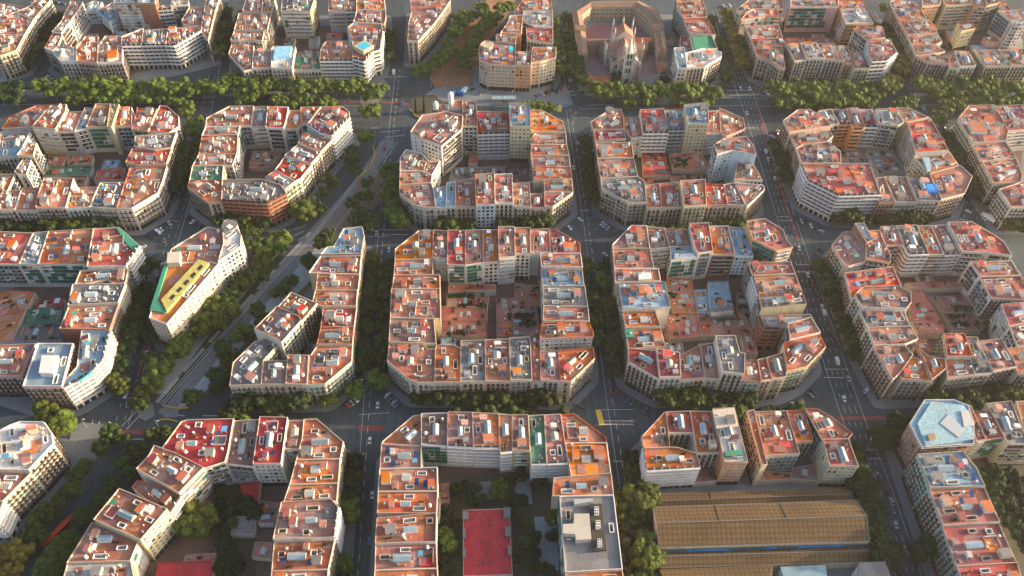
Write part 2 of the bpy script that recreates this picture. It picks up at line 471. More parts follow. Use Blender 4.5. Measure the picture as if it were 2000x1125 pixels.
# ---------------------------------------------------------------- materials
MATS = {}
def mat(name, col, rough=.85, var=.10, big=.05, fine=.9, aB=.30, aF=.18, metal=0.0, spec=.3, kind='plain', emis=None):
    if name in MATS: return MATS[name]
    m = bpy.data.materials.new(name); m.use_nodes = True; n = m.node_tree.nodes; l = m.node_tree.links
    b = n['Principled BSDF']; b.inputs['Roughness'].default_value = rough; b.inputs['Metallic'].default_value = metal
    b.inputs['Specular IOR Level'].default_value = spec
    geo = n.new('ShaderNodeNewGeometry'); oi = n.new('ShaderNodeObjectInfo')
    def nz(scale, vec=None, det=3.0):
        t = n.new('ShaderNodeTexNoise'); t.inputs['Scale'].default_value = scale; t.inputs['Detail'].default_value = det
        l.new(vec if vec else geo.outputs['Position'], t.inputs['Vector']); return t.outputs['Fac']
    def mr(src, lo, hi, a=0.25, c=0.75):
        t = n.new('ShaderNodeMapRange'); l.new(src, t.inputs[0]); t.inputs[1].default_value = a; t.inputs[2].default_value = c
        t.inputs[3].default_value = lo; t.inputs[4].default_value = hi; return t.outputs[0]
    def mul(x, y):
        t = n.new('ShaderNodeMath'); t.operation = 'MULTIPLY'; l.new(x, t.inputs[0])
        if hasattr(y, 'links') or not isinstance(y, float): l.new(y, t.inputs[1])
        else: t.inputs[1].default_value = y
        return t.outputs[0]
    val = mul(mr(nz(big), 1-aB/2, 1+aB/2), mr(nz(fine), 1-aF/2, 1+aF/2))
    val = mul(val, mr(oi.outputs['Random'], 1-var, 1+var, 0, 1))
    hue = mr(oi.outputs['Random'], .5-var*.08, .5+var*.08, 0, 1); sat = None
    if kind == 'roof':
        mp = n.new('ShaderNodeMapping'); mp.inputs['Scale'].default_value = (.13,.13,.02); l.new(geo.outputs['Position'], mp.inputs['Vector'])
        vo = n.new('ShaderNodeTexVoronoi'); vo.distance = 'CHEBYCHEV'; vo.inputs['Scale'].default_value = 1.0
        l.new(mp.outputs[0], vo.inputs['Vector'])
        sp = n.new('ShaderNodeSeparateColor'); l.new(vo.outputs['Color'], sp.inputs[0])
        val = mul(val, mr(sp.outputs[0], .84, 1.18, 0, 1))
        val = mul(val, mr(nz(1.6, det=4), .86, 1.05, .28, .5))
        br = n.new('ShaderNodeTexBrick'); br.inputs['Scale'].default_value = 1.0; br.inputs['Color1'].default_value = (1,1,1,1)
        br.inputs['Color2'].default_value = (.86,.86,.86,1); br.inputs['Mortar'].default_value = (.62,.62,.62,1); br.inputs['Mortar Size'].default_value = .02
        l.new(geo.outputs['Position'], br.inputs['Vector'])
        val = mul(val, br.outputs['Color'])
        hue = mr(sp.outputs[1], .488, .518, 0, 1); sat = mul(mr(sp.outputs[2], .72, 1.08, 0, .5), mr(oi.outputs['Random'], .85, 1.1, 0, 1))
    if kind == 'wall':
        mp = n.new('ShaderNodeMapping'); mp.inputs['Scale'].default_value = (.9,.9,.07); l.new(geo.outputs['Position'], mp.inputs['Vector'])
        val = mul(val, mr(nz(1.0, mp.outputs[0], 4), .74, 1.06, .3, .55))
    if kind == 'leaf':
        val = mul(val, mr(nz(.55, det=5), .55, 1.35, .3, .7))
        hue = mr(oi.outputs['Random'], .478, .512, 0, 1)
    if kind == 'tile':
        mp = n.new('ShaderNodeMapping'); mp.inputs['Rotation'].default_value = (0,0,R(45)); mp.inputs['Scale'].default_value = (1.2,1.2,0)
        l.new(geo.outputs['Position'], mp.inputs['Vector'])
        ck = n.new('ShaderNodeTexChecker'); ck.inputs['Scale'].default_value = .5; l.new(mp.outputs[0], ck.inputs['Vector'])
        ns = nz(.35, det=5)
        t = n.new('ShaderNodeMath'); t.operation = 'ADD'; l.new(ck.outputs['Fac'], t.inputs[0]); l.new(ns, t.inputs[1])
        val = mul(val, mr(t.outputs[0], .7, 1.2, .3, 1.6))
    if kind == 'road':
        mp = n.new('ShaderNodeMapping'); mp.inputs['Scale'].default_value = (.5,.03,.5); l.new(geo.outputs['Position'], mp.inputs['Vector'])
        val = mul(val, mr(nz(1.0, mp.outputs[0], 3), .8, 1.2, .3, .7))
    hs = n.new('ShaderNodeHueSaturation'); hs.inputs['Color'].default_value = (*col, 1)
    l.new(val, hs.inputs['Value']); l.new(hue, hs.inputs['Hue'])
    if sat: l.new(sat, hs.inputs['Saturation'])
    l.new(hs.outputs[0], b.inputs['Base Color'])
    if kind == 'leaf':
        b.inputs['Subsurface Weight'].default_value = 0.0
        tr = n.new('ShaderNodeBsdfTranslucent'); l.new(hs.outputs[0], tr.inputs['Color'])
        mx = n.new('ShaderNodeMixShader'); mx.inputs[0].default_value = .25
        l.new(b.outputs[0], mx.inputs[1]); l.new(tr.outputs[0], mx.inputs[2]); l.new(mx.outputs[0], n['Material Output'].inputs['Surface'])
    MATS[name] = m; return m
ROOF = dict(T=('terracotta',(.43,.15,.085)),O=('orange',(.50,.17,.075)),R=('red',(.42,.085,.075)),P=('pinkish',(.37,.16,.13)),
 D=('brown',(.26,.14,.115)),G=('grey',(.19,.185,.18)),B=('blue-grey',(.22,.36,.45)),N=('green',(.06,.20,.12)),
 W=('white',(.55,.52,.48)),Y=('yellow',(.60,.46,.12)),X=('deep red',(.36,.035,.04)))
WALL = dict(c=('cream',(.52,.44,.33)),w=('white',(.58,.54,.47)),y=('pale yellow',(.53,.46,.28)),n=('pale green',(.38,.44,.36)),
 k=('pink',(.55,.33,.29)),g=('grey',(.42,.42,.42)),b=('brick',(.30,.13,.08)),s=('sandstone',(.50,.41,.29)),o=('orange',(.58,.30,.13)),
 u=('pale blue',(.50,.60,.66)),l=('peach',(.62,.44,.31)),v=('yellow',(.72,.56,.04)))
RM = {k: mat('roof_'+v[0], v[1], .9, .20 if k != 'X' else .05, .05, .8, .35, .2, kind='roof' if k != 'X' else 'wall') for k, v in ROOF.items()}
WM = {k: mat('wall_'+v[0], v[1], .9, .08, .06, 1.2, .2, .12, kind='wall') for k, v in WALL.items()}
M_TRIM = mat('parapet_plaster', (.43,.34,.27), .9, .12, .1, 1.5, .3, .3)
M_WHITE = mat('white_plaster', (.66,.64,.60), .85, .10, .2, 2.0, .2, .2)
M_CREAM = mat('cream_plaster', (.50,.43,.34), .85, .12, .2, 2.0, .2, .2)
M_GLASS = mat('window_glass', (.025,.032,.036), .22, .3, .2, 2, .2, .2, spec=.6)
M_SKY = mat('skylight_glass', (.22,.33,.37), .25, .3, .3, 2.5, .4, .3, spec=.5)
M_DARK = mat('dark_recess', (.035,.032,.03), .8, .3)
M_IRON = mat('iron_railing', (.028,.025,.022), .6, .2)
M_SHUT1 = mat('shutter_brown', (.10,.05,.032), .7, .3)
M_SHUT2 = mat('shutter_pale', (.26,.28,.25), .7, .2)
M_SHUT3 = mat('shutter_green', (.07,.19,.14), .7, .3)
M_METAL = mat('galvanised_metal', (.40,.42,.43), .45, .15, metal=.3)
M_ASPH = mat('asphalt', (.050,.066,.076), .85, .0, .03, .35, .7, .35, kind='road')
M_PAVE = mat('pavement_slabs', (.165,.18,.185), .85, .05, .05, 1.2, .4, .2)
M_COURT = mat('courtyard_floor', (.13,.085,.07), .9, .1, .08, .9, .6, .4)
M_GRASS = mat('grass', (.05,.07,.025), .95, .1, .1, 1.5, .6, .6)
M_SOIL = mat('red_soil', (.27,.135,.075), .95, .1, .06, .8, .6, .4)
M_PALE = mat('pale_gravel', (.30,.34,.34), .9, .1, .05, .9, .4, .3)
M_LINE = mat('road_paint', (.62,.62,.60), .7, .0, .3, 2, .5, .5)
M_RED = mat('red_lane', (.22,.06,.06), .8, .0)
M_YEL = mat('yellow_paint', (.60,.42,.06), .6, .0)
M_CONC = mat('pale_concrete', (.42,.42,.40), .85, .1)
M_STEEL = mat('rail_steel', (.30,.31,.32), .35, .0, metal=.6)
M_LEAF = [mat('leaf_olive', (.042,.064,.010), .8, .25, kind='leaf'), mat('leaf_lime', (.072,.104,.013), .8, .22, kind='leaf'),
          mat('leaf_dark', (.022,.040,.010), .8, .25, kind='leaf'), mat('leaf_autumn', (.16,.125,.02), .8, .25, kind='leaf')]
M_BARK = mat('bark', (.13,.10,.075), .95, .2)
M_BLUEP = mat('blue_paint', (.02,.22,.55), .6, .1, .08, .9, .8, .6)
M_POOL = mat('pool_water', (.05,.45,.58), .1, .0)
M_TILE = mat('market_tile', (.115,.072,.033), .9, .05, .04, 1.2, .5, .3, kind='tile')
M_AWN = [mat('awning_blue', (.10,.32,.50), .7, .2), mat('awning_green', (.04,.26,.18), .7, .2), mat('awning_white', (.66,.66,.64), .7, .1), mat('awning_red', (.42,.07,.06), .7, .2)]
# ---------------------------------------------------------------- mesh helpers
class MB:
    def __init__(s): s.v = []; s.f = []; s.m = []
    def quad(s, a, b, c, d, mi=0):
        n = len(s.v); s.v += [tuple(a), tuple(b), tuple(c), tuple(d)]; s.f.append((n,n+1,n+2,n+3)); s.m.append(mi)
    def poly(s, pts, mi=0):
        n = len(s.v); s.v += [tuple(p) for p in pts]; s.f.append(tuple(range(n, n+len(pts)))); s.m.append(mi)
    def box(s, x0, y0, z0, x1, y1, z1, mi=0, mt=None, T=None):
        c = [(x0,y0,z0),(x1,y0,z0),(x1,y1,z0),(x0,y1,z0),(x0,y0,z1),(x1,y0,z1),(x1,y1,z1),(x0,y1,z1)]
        if T: c = [tuple(T @ Vector(p)) for p in c]
        n = len(s.v); s.v += c
        for k, f in enumerate(((0,3,2,1),(4,5,6,7),(0,1,5,4),(1,2,6,5),(2,3,7,6),(3,0,4,7))):
            s.f.append(tuple(n+i for i in f)); s.m.append(mt if (mt is not None and k == 1) else mi)
    def prism(s, pts, z0, z1, mi=0, mt=None, bottom=False):
        n = len(pts)
        for i in range(n):
            a, b = pts[i], pts[(i+1) % n]
            s.quad((a[0],a[1],z0),(b[0],b[1],z0),(b[0],b[1],z1),(a[0],a[1],z1), mi)
        tri = tessellate_polygon([[Vector((p[0],p[1],0)) for p in pts]])
        for t in tri:
            P = [pts[i] for i in t]
            if cross2(P[0],P[1],P[2]) < 0: P.reverse()
            s.poly([(p[0],p[1],z1) for p in P], mi if mt is None else mt)
    def cyl(s, cx, cy, z0, z1, r0, r1, n=10, mi=0, cap=True):
        A = [(cx+r0*math.cos(2*math.pi*i/n), cy+r0*math.sin(2*math.pi*i/n), z0) for i in range(n)]
        B = [(cx+r1*math.cos(2*math.pi*i/n), cy+r1*math.sin(2*math.pi*i/n), z1) for i in range(n)]
        for i in range(n):
            j = (i+1) % n
            if r1 > 1e-3: s.quad(A[i],A[j],B[j],B[i],mi)
            else: s.poly([A[i],A[j],(cx,cy,z1)],mi)
        if cap and r1 > 1e-3: s.poly(B, mi)
    def tube(s, p, q, r0, r1, n=6, mi=0):
        p, q = Vector(p), Vector(q); d = (q-p).normalized(); a = d.orthogonal().normalized(); b = d.cross(a)
        A = [p+(a*math.cos(2*math.pi*i/n)+b*math.sin(2*math.pi*i/n))*r0 for i in range(n)]
        B = [q+(a*math.cos(2*math.pi*i/n)+b*math.sin(2*math.pi*i/n))*r1 for i in range(n)]
        for i in range(n): s.quad(A[i],A[(i+1)%n],B[(i+1)%n],B[i],mi)
    def mesh(s, name, mats):
        me = bpy.data.meshes.new(name); me.from_pydata(s.v, [], s.f)
        for m in mats: me.materials.append(m)
        if any(s.m): me.polygons.foreach_set('material_index', s.m)
        me.update(); return me
def cross2(a, b, c): return (b[0]-a[0])*(c[1]-a[1])-(b[1]-a[1])*(c[0]-a[0])
def area(p): return .5*sum(p[i][0]*p[(i+1)%len(p)][1]-p[(i+1)%len(p)][0]*p[i][1] for i in range(len(p)))
def inside(pt, poly):
    x, y = pt[0], pt[1]; c = False; n = len(poly); j = n-1
    for i in range(n):
        xi, yi = poly[i][0], poly[i][1]; xj, yj = poly[j][0], poly[j][1]
        if (yi > y) != (yj > y) and x < (xj-xi)*(y-yi)/(yj-yi)+xi: c = not c
        j = i
    return c
def inset(p, d):
    n = len(p); out = []
    for i in range(n):
        a, b, c = Vector(p[i-1][:2]), Vector(p[i][:2]), Vector(p[(i+1)%n][:2])
        e1 = (b-a).normalized(); e2 = (c-b).normalized()
        n1 = Vector((-e1.y, e1.x)); n2 = Vector((-e2.y, e2.x)); k = 1+n1.dot(n2)
        o = (n1+n2)/max(k, .35)
        out.append((b.x+o.x*d, b.y+o.y*d))
    return out
def hull(pts):
    pts = sorted(set((round(p[0],3), round(p[1],3)) for p in pts)); L = []; U = []
    for p in pts:
        while len(L) > 1 and cross2(L[-2], L[-1], p) <= 0: L.pop()
        L.append(p)
    for p in reversed(pts):
        while len(U) > 1 and cross2(U[-2], U[-1], p) <= 0: U.pop()
        U.append(p)
    return L[:-1]+U[:-1]
def ob(name, me, parent=None, M=None):
    o = bpy.data.objects.new(name, me); COL.objects.link(o)
    if parent: o.parent = parent
    if M is not None: o.matrix_local = M
    return o
def root(name, label, cat, loc=(0,0,0), rz=0.0, group=None):
    o = bpy.data.objects.new(name, None); COL.objects.link(o); o.location = loc; o.rotation_euler = (0,0,rz)
    o.empty_display_size = 1.0
    o['label'] = label; o['category'] = cat
    if group: o['group'] = group
    return o
def tag(o, label, cat, group=None, kind=None):
    if label: o['label'] = label
    if cat: o['category'] = cat
    if group: o['group'] = group
    if kind: o['kind'] = kind
    return o
def structure(name, me):
    o = ob(name, me); o['kind'] = 'structure'; return o
def TRS(x, y, z, rz=0.0, sx=1.0, sy=1.0, sz=1.0):
    return Matrix.Translation((x,y,z)) @ Matrix.Rotation(rz,4,'Z') @ Matrix.Diagonal((sx,sy,sz,1))
# ---------------------------------------------------------------- shared part meshes (y = outward from the facade, x along it, z up)
rng = random.Random(11)
def win_mesh(name, w, h, glass, frame, mull=1, blind=0.0, surround=M_CREAM):
    m = MB()
    m.box(-w/2, -.05, 0, w/2, .03, h, 0)
    f = .07
    for (a,b,c,d) in ((-w/2-f,-w/2,0,h),(w/2,w/2+f,0,h),(-w/2-f,w/2+f,h,h+.12)): m.box(a,-.05,c,b,.09,d,1)
    m.box(-w/2-.12,-.05,-.12,w/2+.12,.2,0,1)
    for k in range(mull):
        x = -w/2+w*(k+1)/(mull+1); m.box(x-.035,.03,0,x+.035,.06,h,1)
    if blind > 0: m.box(-w/2,.03,h*(1-blind),w/2,.07,h,2)
    return m.mesh(name, [glass, frame, M_SHUT2])
def balc_mesh(name, door, surround, w=1.4, h=2.6, bw=2.1, dp=.75):
    m = MB()
    m.box(-w/2,-.05,.05,w/2,.04,h,0)
    m.box(-w/2-.16,-.05,0,-w/2,.10,h,1); m.box(w/2,-.05,0,w/2+.16,.10,h,1); m.box(-w/2-.16,-.05,h,w/2+.16,.16,h+.2,1)
    m.box(-bw/2,-.05,-.16,bw/2,dp,0,1)
    m.box(-bw/2,dp-.05,.95,bw/2,dp,1.0,2); m.box(-bw/2,0,.95,-bw/2+.05,dp,1.0,2); m.box(bw/2-.05,0,.95,bw/2,dp,1.0,2)
    n = 11
    for i in range(n+1):
        x = -bw/2+bw*i/n; m.box(x-.07,dp-.04,0,x+.07,dp-.01,.95,2)
    for y in (.2,.45):
        for x in (-bw/2+.02, bw/2-.06): m.box(x,y-.02,0,x+.04,y+.02,.95,2)
    return m.mesh(name, [door, surround, M_IRON])
def gallery_mesh(name, frame, glass, lower, w=2.9, h=2.7, dp=.55):
    m = MB()
    m.box(-w/2,-.05,-.1,w/2,dp,.95,2); m.box(-w/2+.03,-.05,.95,w/2-.03,dp-.06,h-.25,1); m.box(-w/2,-.05,h-.25,w/2,dp,h,0)
    for i in range(5):
        x = -w/2+(w-.08)*i/4; m.box(x,dp-.07,.95,x+.08,dp-.01,h-.25,0)
    m.box(-w/2+.08,dp-.07,1.55,w/2-.08,dp-.02,1.61,0)
    return m.mesh(name, [frame, glass, lower])
def loggia_mesh(name, slab, back, cloth, w=2.9, dp=1.1):
    m = MB()
    m.box(-w/2,-.05,.1,w/2,.03,2.5,1); m.box(-w/2,-.05,-.12,w/2,dp,.02,0); m.box(-w/2,dp-.08,.02,w/2,dp,.35,0)
    m.box(-w/2,dp-.06,.95,w/2,dp,1.0,2)
    for i in range(11):
        x = -w/2+.02+(w-.08)*i/10; m.box(x,dp-.05,.35,x+.04,dp-.01,.95,2)
    if cloth: m.box(-w/2+.3,dp,.3,-.1,dp+.03,1.0,3); m.box(.2,dp-.35,1.1,1.1,dp-.32,2.2,3)
    return m.mesh(name, [slab, back, M_IRON, cloth or slab])
WIN = dict(
 e=[balc_mesh('balcony_window_a', M_SHUT1, M_CREAM), balc_mesh('balcony_window_b', M_GLASS, M_CREAM), balc_mesh('balcony_window_c', M_SHUT3, M_WHITE),
    balc_mesh('balcony_window_d', M_SHUT2, M_CREAM), balc_mesh('balcony_window_e', M_GLASS, M_TRIM, bw=2.5)],
 w=[win_mesh('window_a',1.25,1.5,M_GLASS,M_WHITE), win_mesh('window_b',1.25,1.5,M_GLASS,M_WHITE,blind=.45), win_mesh('window_c',1.25,1.5,M_GLASS,M_CREAM,blind=.8),
    win_mesh('window_d',1.5,1.5,M_GLASS,M_SHUT1,2)],
 r=[gallery_mesh('gallery_a', M_WHITE, M_GLASS, M_WHITE), gallery_mesh('gallery_b', M_CREAM, M_GLASS, M_CREAM), gallery_mesh('gallery_c', M_SHUT3, M_GLASS, M_SHUT3),
    gallery_mesh('gallery_d', M_WHITE, M_SKY, M_CREAM)],
 l=[loggia_mesh('loggia_a', M_CREAM, M_DARK, None), loggia_mesh('loggia_b', M_WHITE, M_GLASS, M_WHITE), loggia_mesh('loggia_c', M_TRIM, M_DARK, M_AWN[0])],
 g=[win_mesh('shop_front',2.5,3.1,M_GLASS,M_DARK,3), win_mesh('shop_front_b',2.3,3.0,M_DARK,M_SHUT1,1)])
def skylight_mesh(name, w, l, glass=None, base=None):
    m = MB(); h = 1.5
    m.box(-w/2,-l/2,-.1,w/2,l/2,h,0)
    a, b = w/2+.1, l/2+.1; z = h+.02; r = h+.9
    m.quad((-a,-b,z),(-a,b,z),(0,b,r),(0,-b,r),1); m.quad((a,b,z),(a,-b,z),(0,-b,r),(0,b,r),1)
    m.poly([(-a,-b,z),(0,-b,r),(a,-b,z)],0); m.poly([(a,b,z),(0,b,r),(-a,b,z)],0)
    m.quad((-a,-b,z),(a,-b,z),(a,b,z),(-a,b,z),0)
    n = max(3,int(l/1.0))
    for i in range(n+1):
        y = -b+.03+(2*b-.06)*i/n
        for sx in (-1,1): m.tube((sx*a,y,z+.03),(0,y,r+.03),.05,.05,4,0)
    return m.mesh(name, [base or M_WHITE, glass or M_SKY])
def hut_mesh(name, w, l, h, wall, top, slant=0.0):
    m = MB(); c = [(-w/2,-l/2),(w/2,-l/2),(w/2,l/2),(-w/2,l/2)]
    zz = [h-slant, h-slant, h, h]
    for i in range(4):
        j = (i+1)%4; m.quad((*c[i],-.1),(*c[j],-.1),(*c[j],zz[j]),(*c[i],zz[i]),0)
    e = .18; c2 = [(-w/2-e,-l/2-e),(w/2+e,-l/2-e),(w/2+e,l/2+e),(-w/2-e,l/2+e)]
    m.quad(*[(*c2[i],zz[i]+.15) for i in range(4)],1)
    for i in range(4):
        j = (i+1)%4; m.quad((*c2[i],zz[i]-.05),(*c2[j],zz[j]-.05),(*c2[j],zz[j]+.15),(*c2[i],zz[i]+.15),0)
    m.quad(*[(*c2[i],zz[i]-.05) for i in (3,2,1,0)],0)
    m.box(-.45,-l/2-.03,0,.45,-l/2+.02,2.0,2); m.box(w/2-.02,-.5,1.0,w/2+.03,.4,1.7,2)
    return m.mesh(name, [wall, top, M_DARK])
def awning_mesh(name, mt):
    m = MB()
    for x in (-1.4,1.4):
        for y in (-1.9,1.9): m.box(x-.05,y-.05,0,x+.05,y+.05,2.3,1)
    m.box(-1.5,-2,2.3,1.5,2,2.36,0)
    return m.mesh(name, [mt, M_WHITE])
def ac_mesh():
    m = MB(); m.box(-.6,-.45,0,.6,.45,1.0,0); m.cyl(0,0,1.0,1.06,.34,.34,10,1); m.box(-.55,-.47,.15,.1,-.44,.9,1)
    return m.mesh('air_conditioner', [M_METAL, M_DARK])
def chim_mesh(name, w, h, mt, cap):
    m = MB(); m.box(-w/2,-w/2,-.1,w/2,w/2,h,0); m.box(-w/2-.08,-w/2-.08,h,w/2+.08,w/2+.08,h+.12,1)
    m.cyl(0,0,h+.12,h+.45,.14,.12,6,1); return m.mesh(name, [mt, cap])
def planter_mesh(seed):
    r = random.Random(seed); m = MB(); m.box(-1.3,-.25,0,1.3,.25,.45,1)
    for i in range(60):
        c = Vector((r.uniform(-1.3,1.3), r.uniform(-.4,.4), r.uniform(.4,1.25))); s = r.uniform(.14,.3)
        a = Vector((r.gauss(0,1),r.gauss(0,1),r.gauss(0,1))).normalized(); b = a.orthogonal().normalized()
        m.quad(c-a*s-b*s, c+a*s-b*s, c+a*s+b*s, c-a*s+b*s, 0)
    return m.mesh('planter', [M_LEAF[0], M_TRIM])
def antenna_mesh():
    m = MB(); m.tube((0,0,0),(0,0,4.2),.05,.035,5)
    for i,z in enumerate((3.0,3.5,4.0)): m.box(-.6+.1*i,-.03,z,.6-.1*i,.03,z+.06)
    return m.mesh('antenna', [M_METAL])
def solar_mesh():
    m = MB()
    m.quad((-1,-1.6,.4),(1,-1.6,.4),(1,1.6,1.6),(-1,1.6,1.6),0); m.quad((-1,1.6,1.54),(1,1.6,1.54),(1,-1.6,.34),(-1,-1.6,.34),1)
    for x in (-.9,.9): m.tube((x,1.4,0),(x,1.4,1.5),.05,.05,4,1)
    return m.mesh('solar_panel', [mat('solar_blue',(.02,.06,.16),.2), M_METAL])
def tank_mesh():
    m = MB(); m.cyl(0,0,.5,2.3,.8,.8,12,0); m.cyl(0,0,2.3,2.55,.8,.1,12,0)
    for a in (0,2.1,4.2): m.box(math.cos(a)*.5-.06,math.sin(a)*.5-.06,0,math.cos(a)*.5+.06,math.sin(a)*.5+.06,.55,1)
    return m.mesh('water_tank', [M_WHITE, M_METAL])
def duct_mesh():
    m = MB(); m.box(-.35,-2.5,.3,.35,2.5,.95,0); m.box(-1.1,-.5,0,-.35,.5,1.3,0); m.cyl(0,2.0,.95,1.8,.3,.3,8,0)
    return m.mesh('ventilation_duct', [M_METAL])
SKYL = [skylight_mesh('skylight_a',3.0,6.0), skylight_mesh('skylight_b',2.4,4.6), skylight_mesh('skylight_c',3.6,4.2,mat('old_glass',(.36,.36,.30),.35,.3)), skylight_mesh('skylight_d',3.2,8.0,None,M_CREAM)]
HUTS = [hut_mesh('stair_hut_a',3.4,4.6,2.7,M_WHITE,RM['T']), hut_mesh('stair_hut_b',2.8,3.4,2.6,M_CREAM,RM['P'],.5), hut_mesh('stair_hut_c',4.2,5.5,3.0,M_WHITE,RM['O']),
        hut_mesh('stair_hut_d',2.4,3.2,2.4,M_WHITE,RM['W'],.4), hut_mesh('stair_hut_e',3.0,4.0,3.4,WM['l'],RM['R'],1.0), hut_mesh('stair_hut_f',5.0,4.2,3.2,M_CREAM,RM['G'])]
AWN = [awning_mesh('awning_'+str(i), m) for i, m in enumerate(M_AWN)]
AC = ac_mesh(); CHIM = [chim_mesh('chimney_a',.6,1.5,M_CREAM,RM['T']), chim_mesh('chimney_b',.45,2.0,M_CREAM,RM['T']), chim_mesh('chimney_c',.9,1.8,WM['l'],M_WHITE)]
PLNT = [planter_mesh(i) for i in range(3)]; ANT = antenna_mesh(); SOL = solar_mesh(); TANK = tank_mesh(); DUCT = duct_mesh()
_b = MB(); _b.box(-.5,-.5,0,.5,.5,1); UB = {}
def unit_box(m):
    if m.name not in UB: UB[m.name] = _b.mesh('block_'+m.name, [m])
    return UB[m.name]
# ---------------------------------------------------------------- read the roof outlines, snap neighbours together
BLD = []; cur = blk = None
for ln in DATA.strip().split('\n'):
    if ln[0] == '#': cur, blk = ln[1:].split('|'); continue
    a, b = ln.split(';'); h, rc, wc, st = a.split(); h = float(h)
    P = [at(cur, *map(float, q.split(',')), h) for q in b.split()]
    P = [[p.x, p.y] for p in P]
    if area(P) < 0: P.reverse()
    BLD.append(dict(h=h, rc=rc, wc=wc, st=st, p=P, blk=blk))
BLOCKS = {}
for b in BLD: BLOCKS.setdefault(b['blk'], []).append(b)
for bl in BLOCKS.values():
    cl = []
    for i, b in enumerate(bl):
        for k, p in enumerate(b['p']):
            best = None
            for c in cl:
                if i in c['own']: continue
                d = math.hypot(c['x']-p[0], c['y']-p[1])
                if d < 2.7 and (best is None or d < best[0]): best = (d, c)
            if best:
                c = best[1]; n = len(c['m']); c['x'] = (c['x']*n+p[0])/(n+1); c['y'] = (c['y']*n+p[1])/(n+1); c['m'].append((i,k)); c['own'].add(i)
            else: cl.append(dict(x=p[0], y=p[1], m=[(i,k)], own={i}))
    for c in cl:
        for i, k in c['m']: bl[i]['p'][k] = [c['x'], c['y']]
    for i, b in enumerate(bl):
        for p in b['p']:
            for j, o in enumerate(bl):
                if j == i: continue
                q = o['p']; n = len(q)
                for e in range(n):
                    A, B = q[e], q[(e+1)%n]; dx, dy = B[0]-A[0], B[1]-A[1]; L = math.hypot(dx,dy)
                    if L < 4: continue
                    t = ((p[0]-A[0])*dx+(p[1]-A[1])*dy)/L/L; d = abs((p[0]-A[0])*dy-(p[1]-A[1])*dx)/L
                    if .8/L < t < 1-.8/L and d < 2.2: p[0], p[1] = A[0]+dx*t, A[1]+dy*t
cr_ = random.Random(77); GAPS = []
for name, bl in BLOCKS.items():
    if any(k in name for k in ('third block, front','first block, front','right block','market','church','flatiron','wedge','round-c')): continue
    H = inset(hull([tuple(p) for b in bl for p in b['p']]), 11)
    if area(H) < 400: continue
    x0,x1,y0,y1 = min(p[0] for p in H), max(p[0] for p in H), min(p[1] for p in H), max(p[1] for p in H); y = y0
    while y < y1:
        dy = cr_.uniform(8,12); x = x0+cr_.uniform(0,3)
        while x < x1:
            dx = cr_.uniform(8,14); q = [[x,y],[x+dx-.4,y],[x+dx-.4,y+dy-.4],[x,y+dy-.4]]
            pts = q+[[x+dx/2,y+dy/2],[x+dx/2,y],[x+dx/2,y+dy],[x,y+dy/2],[x+dx,y+dy/2]]
            ok = all(inside(t,H) for t in q) and not any(inside(t, o['p']) for t in pts for o in bl) and not any(q[0][0]-.5 < v[0] < q[2][0]+.5 and q[0][1]-.5 < v[1] < q[2][1]+.5 for o in bl for v in o['p'])
            if ok:
                if cr_.random() < (.35 if 'front' in name else .8):
                    nb_ = dict(h=cr_.uniform(3.2,6.8), rc=cr_.choice('TTPRDDGTB'), wc=cr_.choice('cgkw'), st='x', p=q, blk=name); BLD.append(nb_); bl.append(nb_)
                else: GAPS.append((x+dx/2, y+dy/2, name))
            x += dx
        y += dy
for b in BLD:
    if area(b['p']) < 0: b['p'].reverse()
    n = len(b['p']); b['c'] = (sum(q[0] for q in b['p'])/n, sum(q[1] for q in b['p'])/n)
    xs = [q[0] for q in b['p']]; ys = [q[1] for q in b['p']]; b['bb'] = (min(xs)-2,min(ys)-2,max(xs)+2,max(ys)+2)
def building_at(x, y, skip):
    best = None
    for o in BLD:
        if o is skip: continue
        q = o['bb']
        if q[0] < x < q[2] and q[1] < y < q[3] and inside((x,y), o['p']):
            if best is None or o['h'] > best['h']: best = o
    return best
# ---------------------------------------------------------------- labels
ORD = ['first','second','third','fourth','fifth','sixth','seventh','eighth','ninth','tenth','eleventh','twelfth','thirteenth','fourteenth','fifteenth','sixteenth','seventeenth','eighteenth','nineteenth','twentieth']
ORD += ['twenty-'+o for o in ORD[:9]]+['thirtieth']+['thirty-'+o for o in ORD[:9]]
for name, bl in BLOCKS.items():
    main = [b for b in bl if b['h'] >= 11]
    x0, x1 = min(b['c'][0] for b in main), max(b['c'][0] for b in main); y0, y1 = min(b['c'][1] for b in main), max(b['c'][1] for b in main)
    bl[0]['ext'] = (x0,x1,y0,y1); groups = {}
    for b in bl:
        dx = (b['c'][0]-(x0+x1)/2)/max(1,(x1-x0)/2); dy = (b['c'][1]-(y0+y1)/2)/max(1,(y1-y0)/2)
        if b['h'] < 11: g = 'court'
        elif dy > .55: g = 'back row'
        elif dy < -.55: g = 'front row'
        else: g = 'left side' if dx < 0 else 'right side'
        b['side'] = g; b['dxy'] = (dx, dy); groups.setdefault(g, []).append(b)
    for g, L in groups.items():
        if g in ('back row','front row','court'): L.sort(key=lambda b: b['c'][0])
        else: L.sort(key=lambda b: -b['c'][1])
        for i, b in enumerate(L):
            o = ORD[min(i,38)]; look = WALL[b['wc']][0]; rf = ROOF[b['rc']][0]
            if b['rc'] == 'T' and b['h'] >= 11 and False: rf = 'terracotta'
            if g == 'court':
                b['label'] = 'low %s-roofed building, %s from left inside courtyard of %s' % (rf, o, name)
            elif 'row' in g: b['label'] = '%s %s-roofed building, %s from left, %s of %s' % (look, rf, o, g, name)
            else: b['label'] = '%s %s-roofed building, %s from back, %s of %s' % (look, rf, o, g, name)
            if b['h'] >= 30: b['label'] = 'tall ' + b['label']
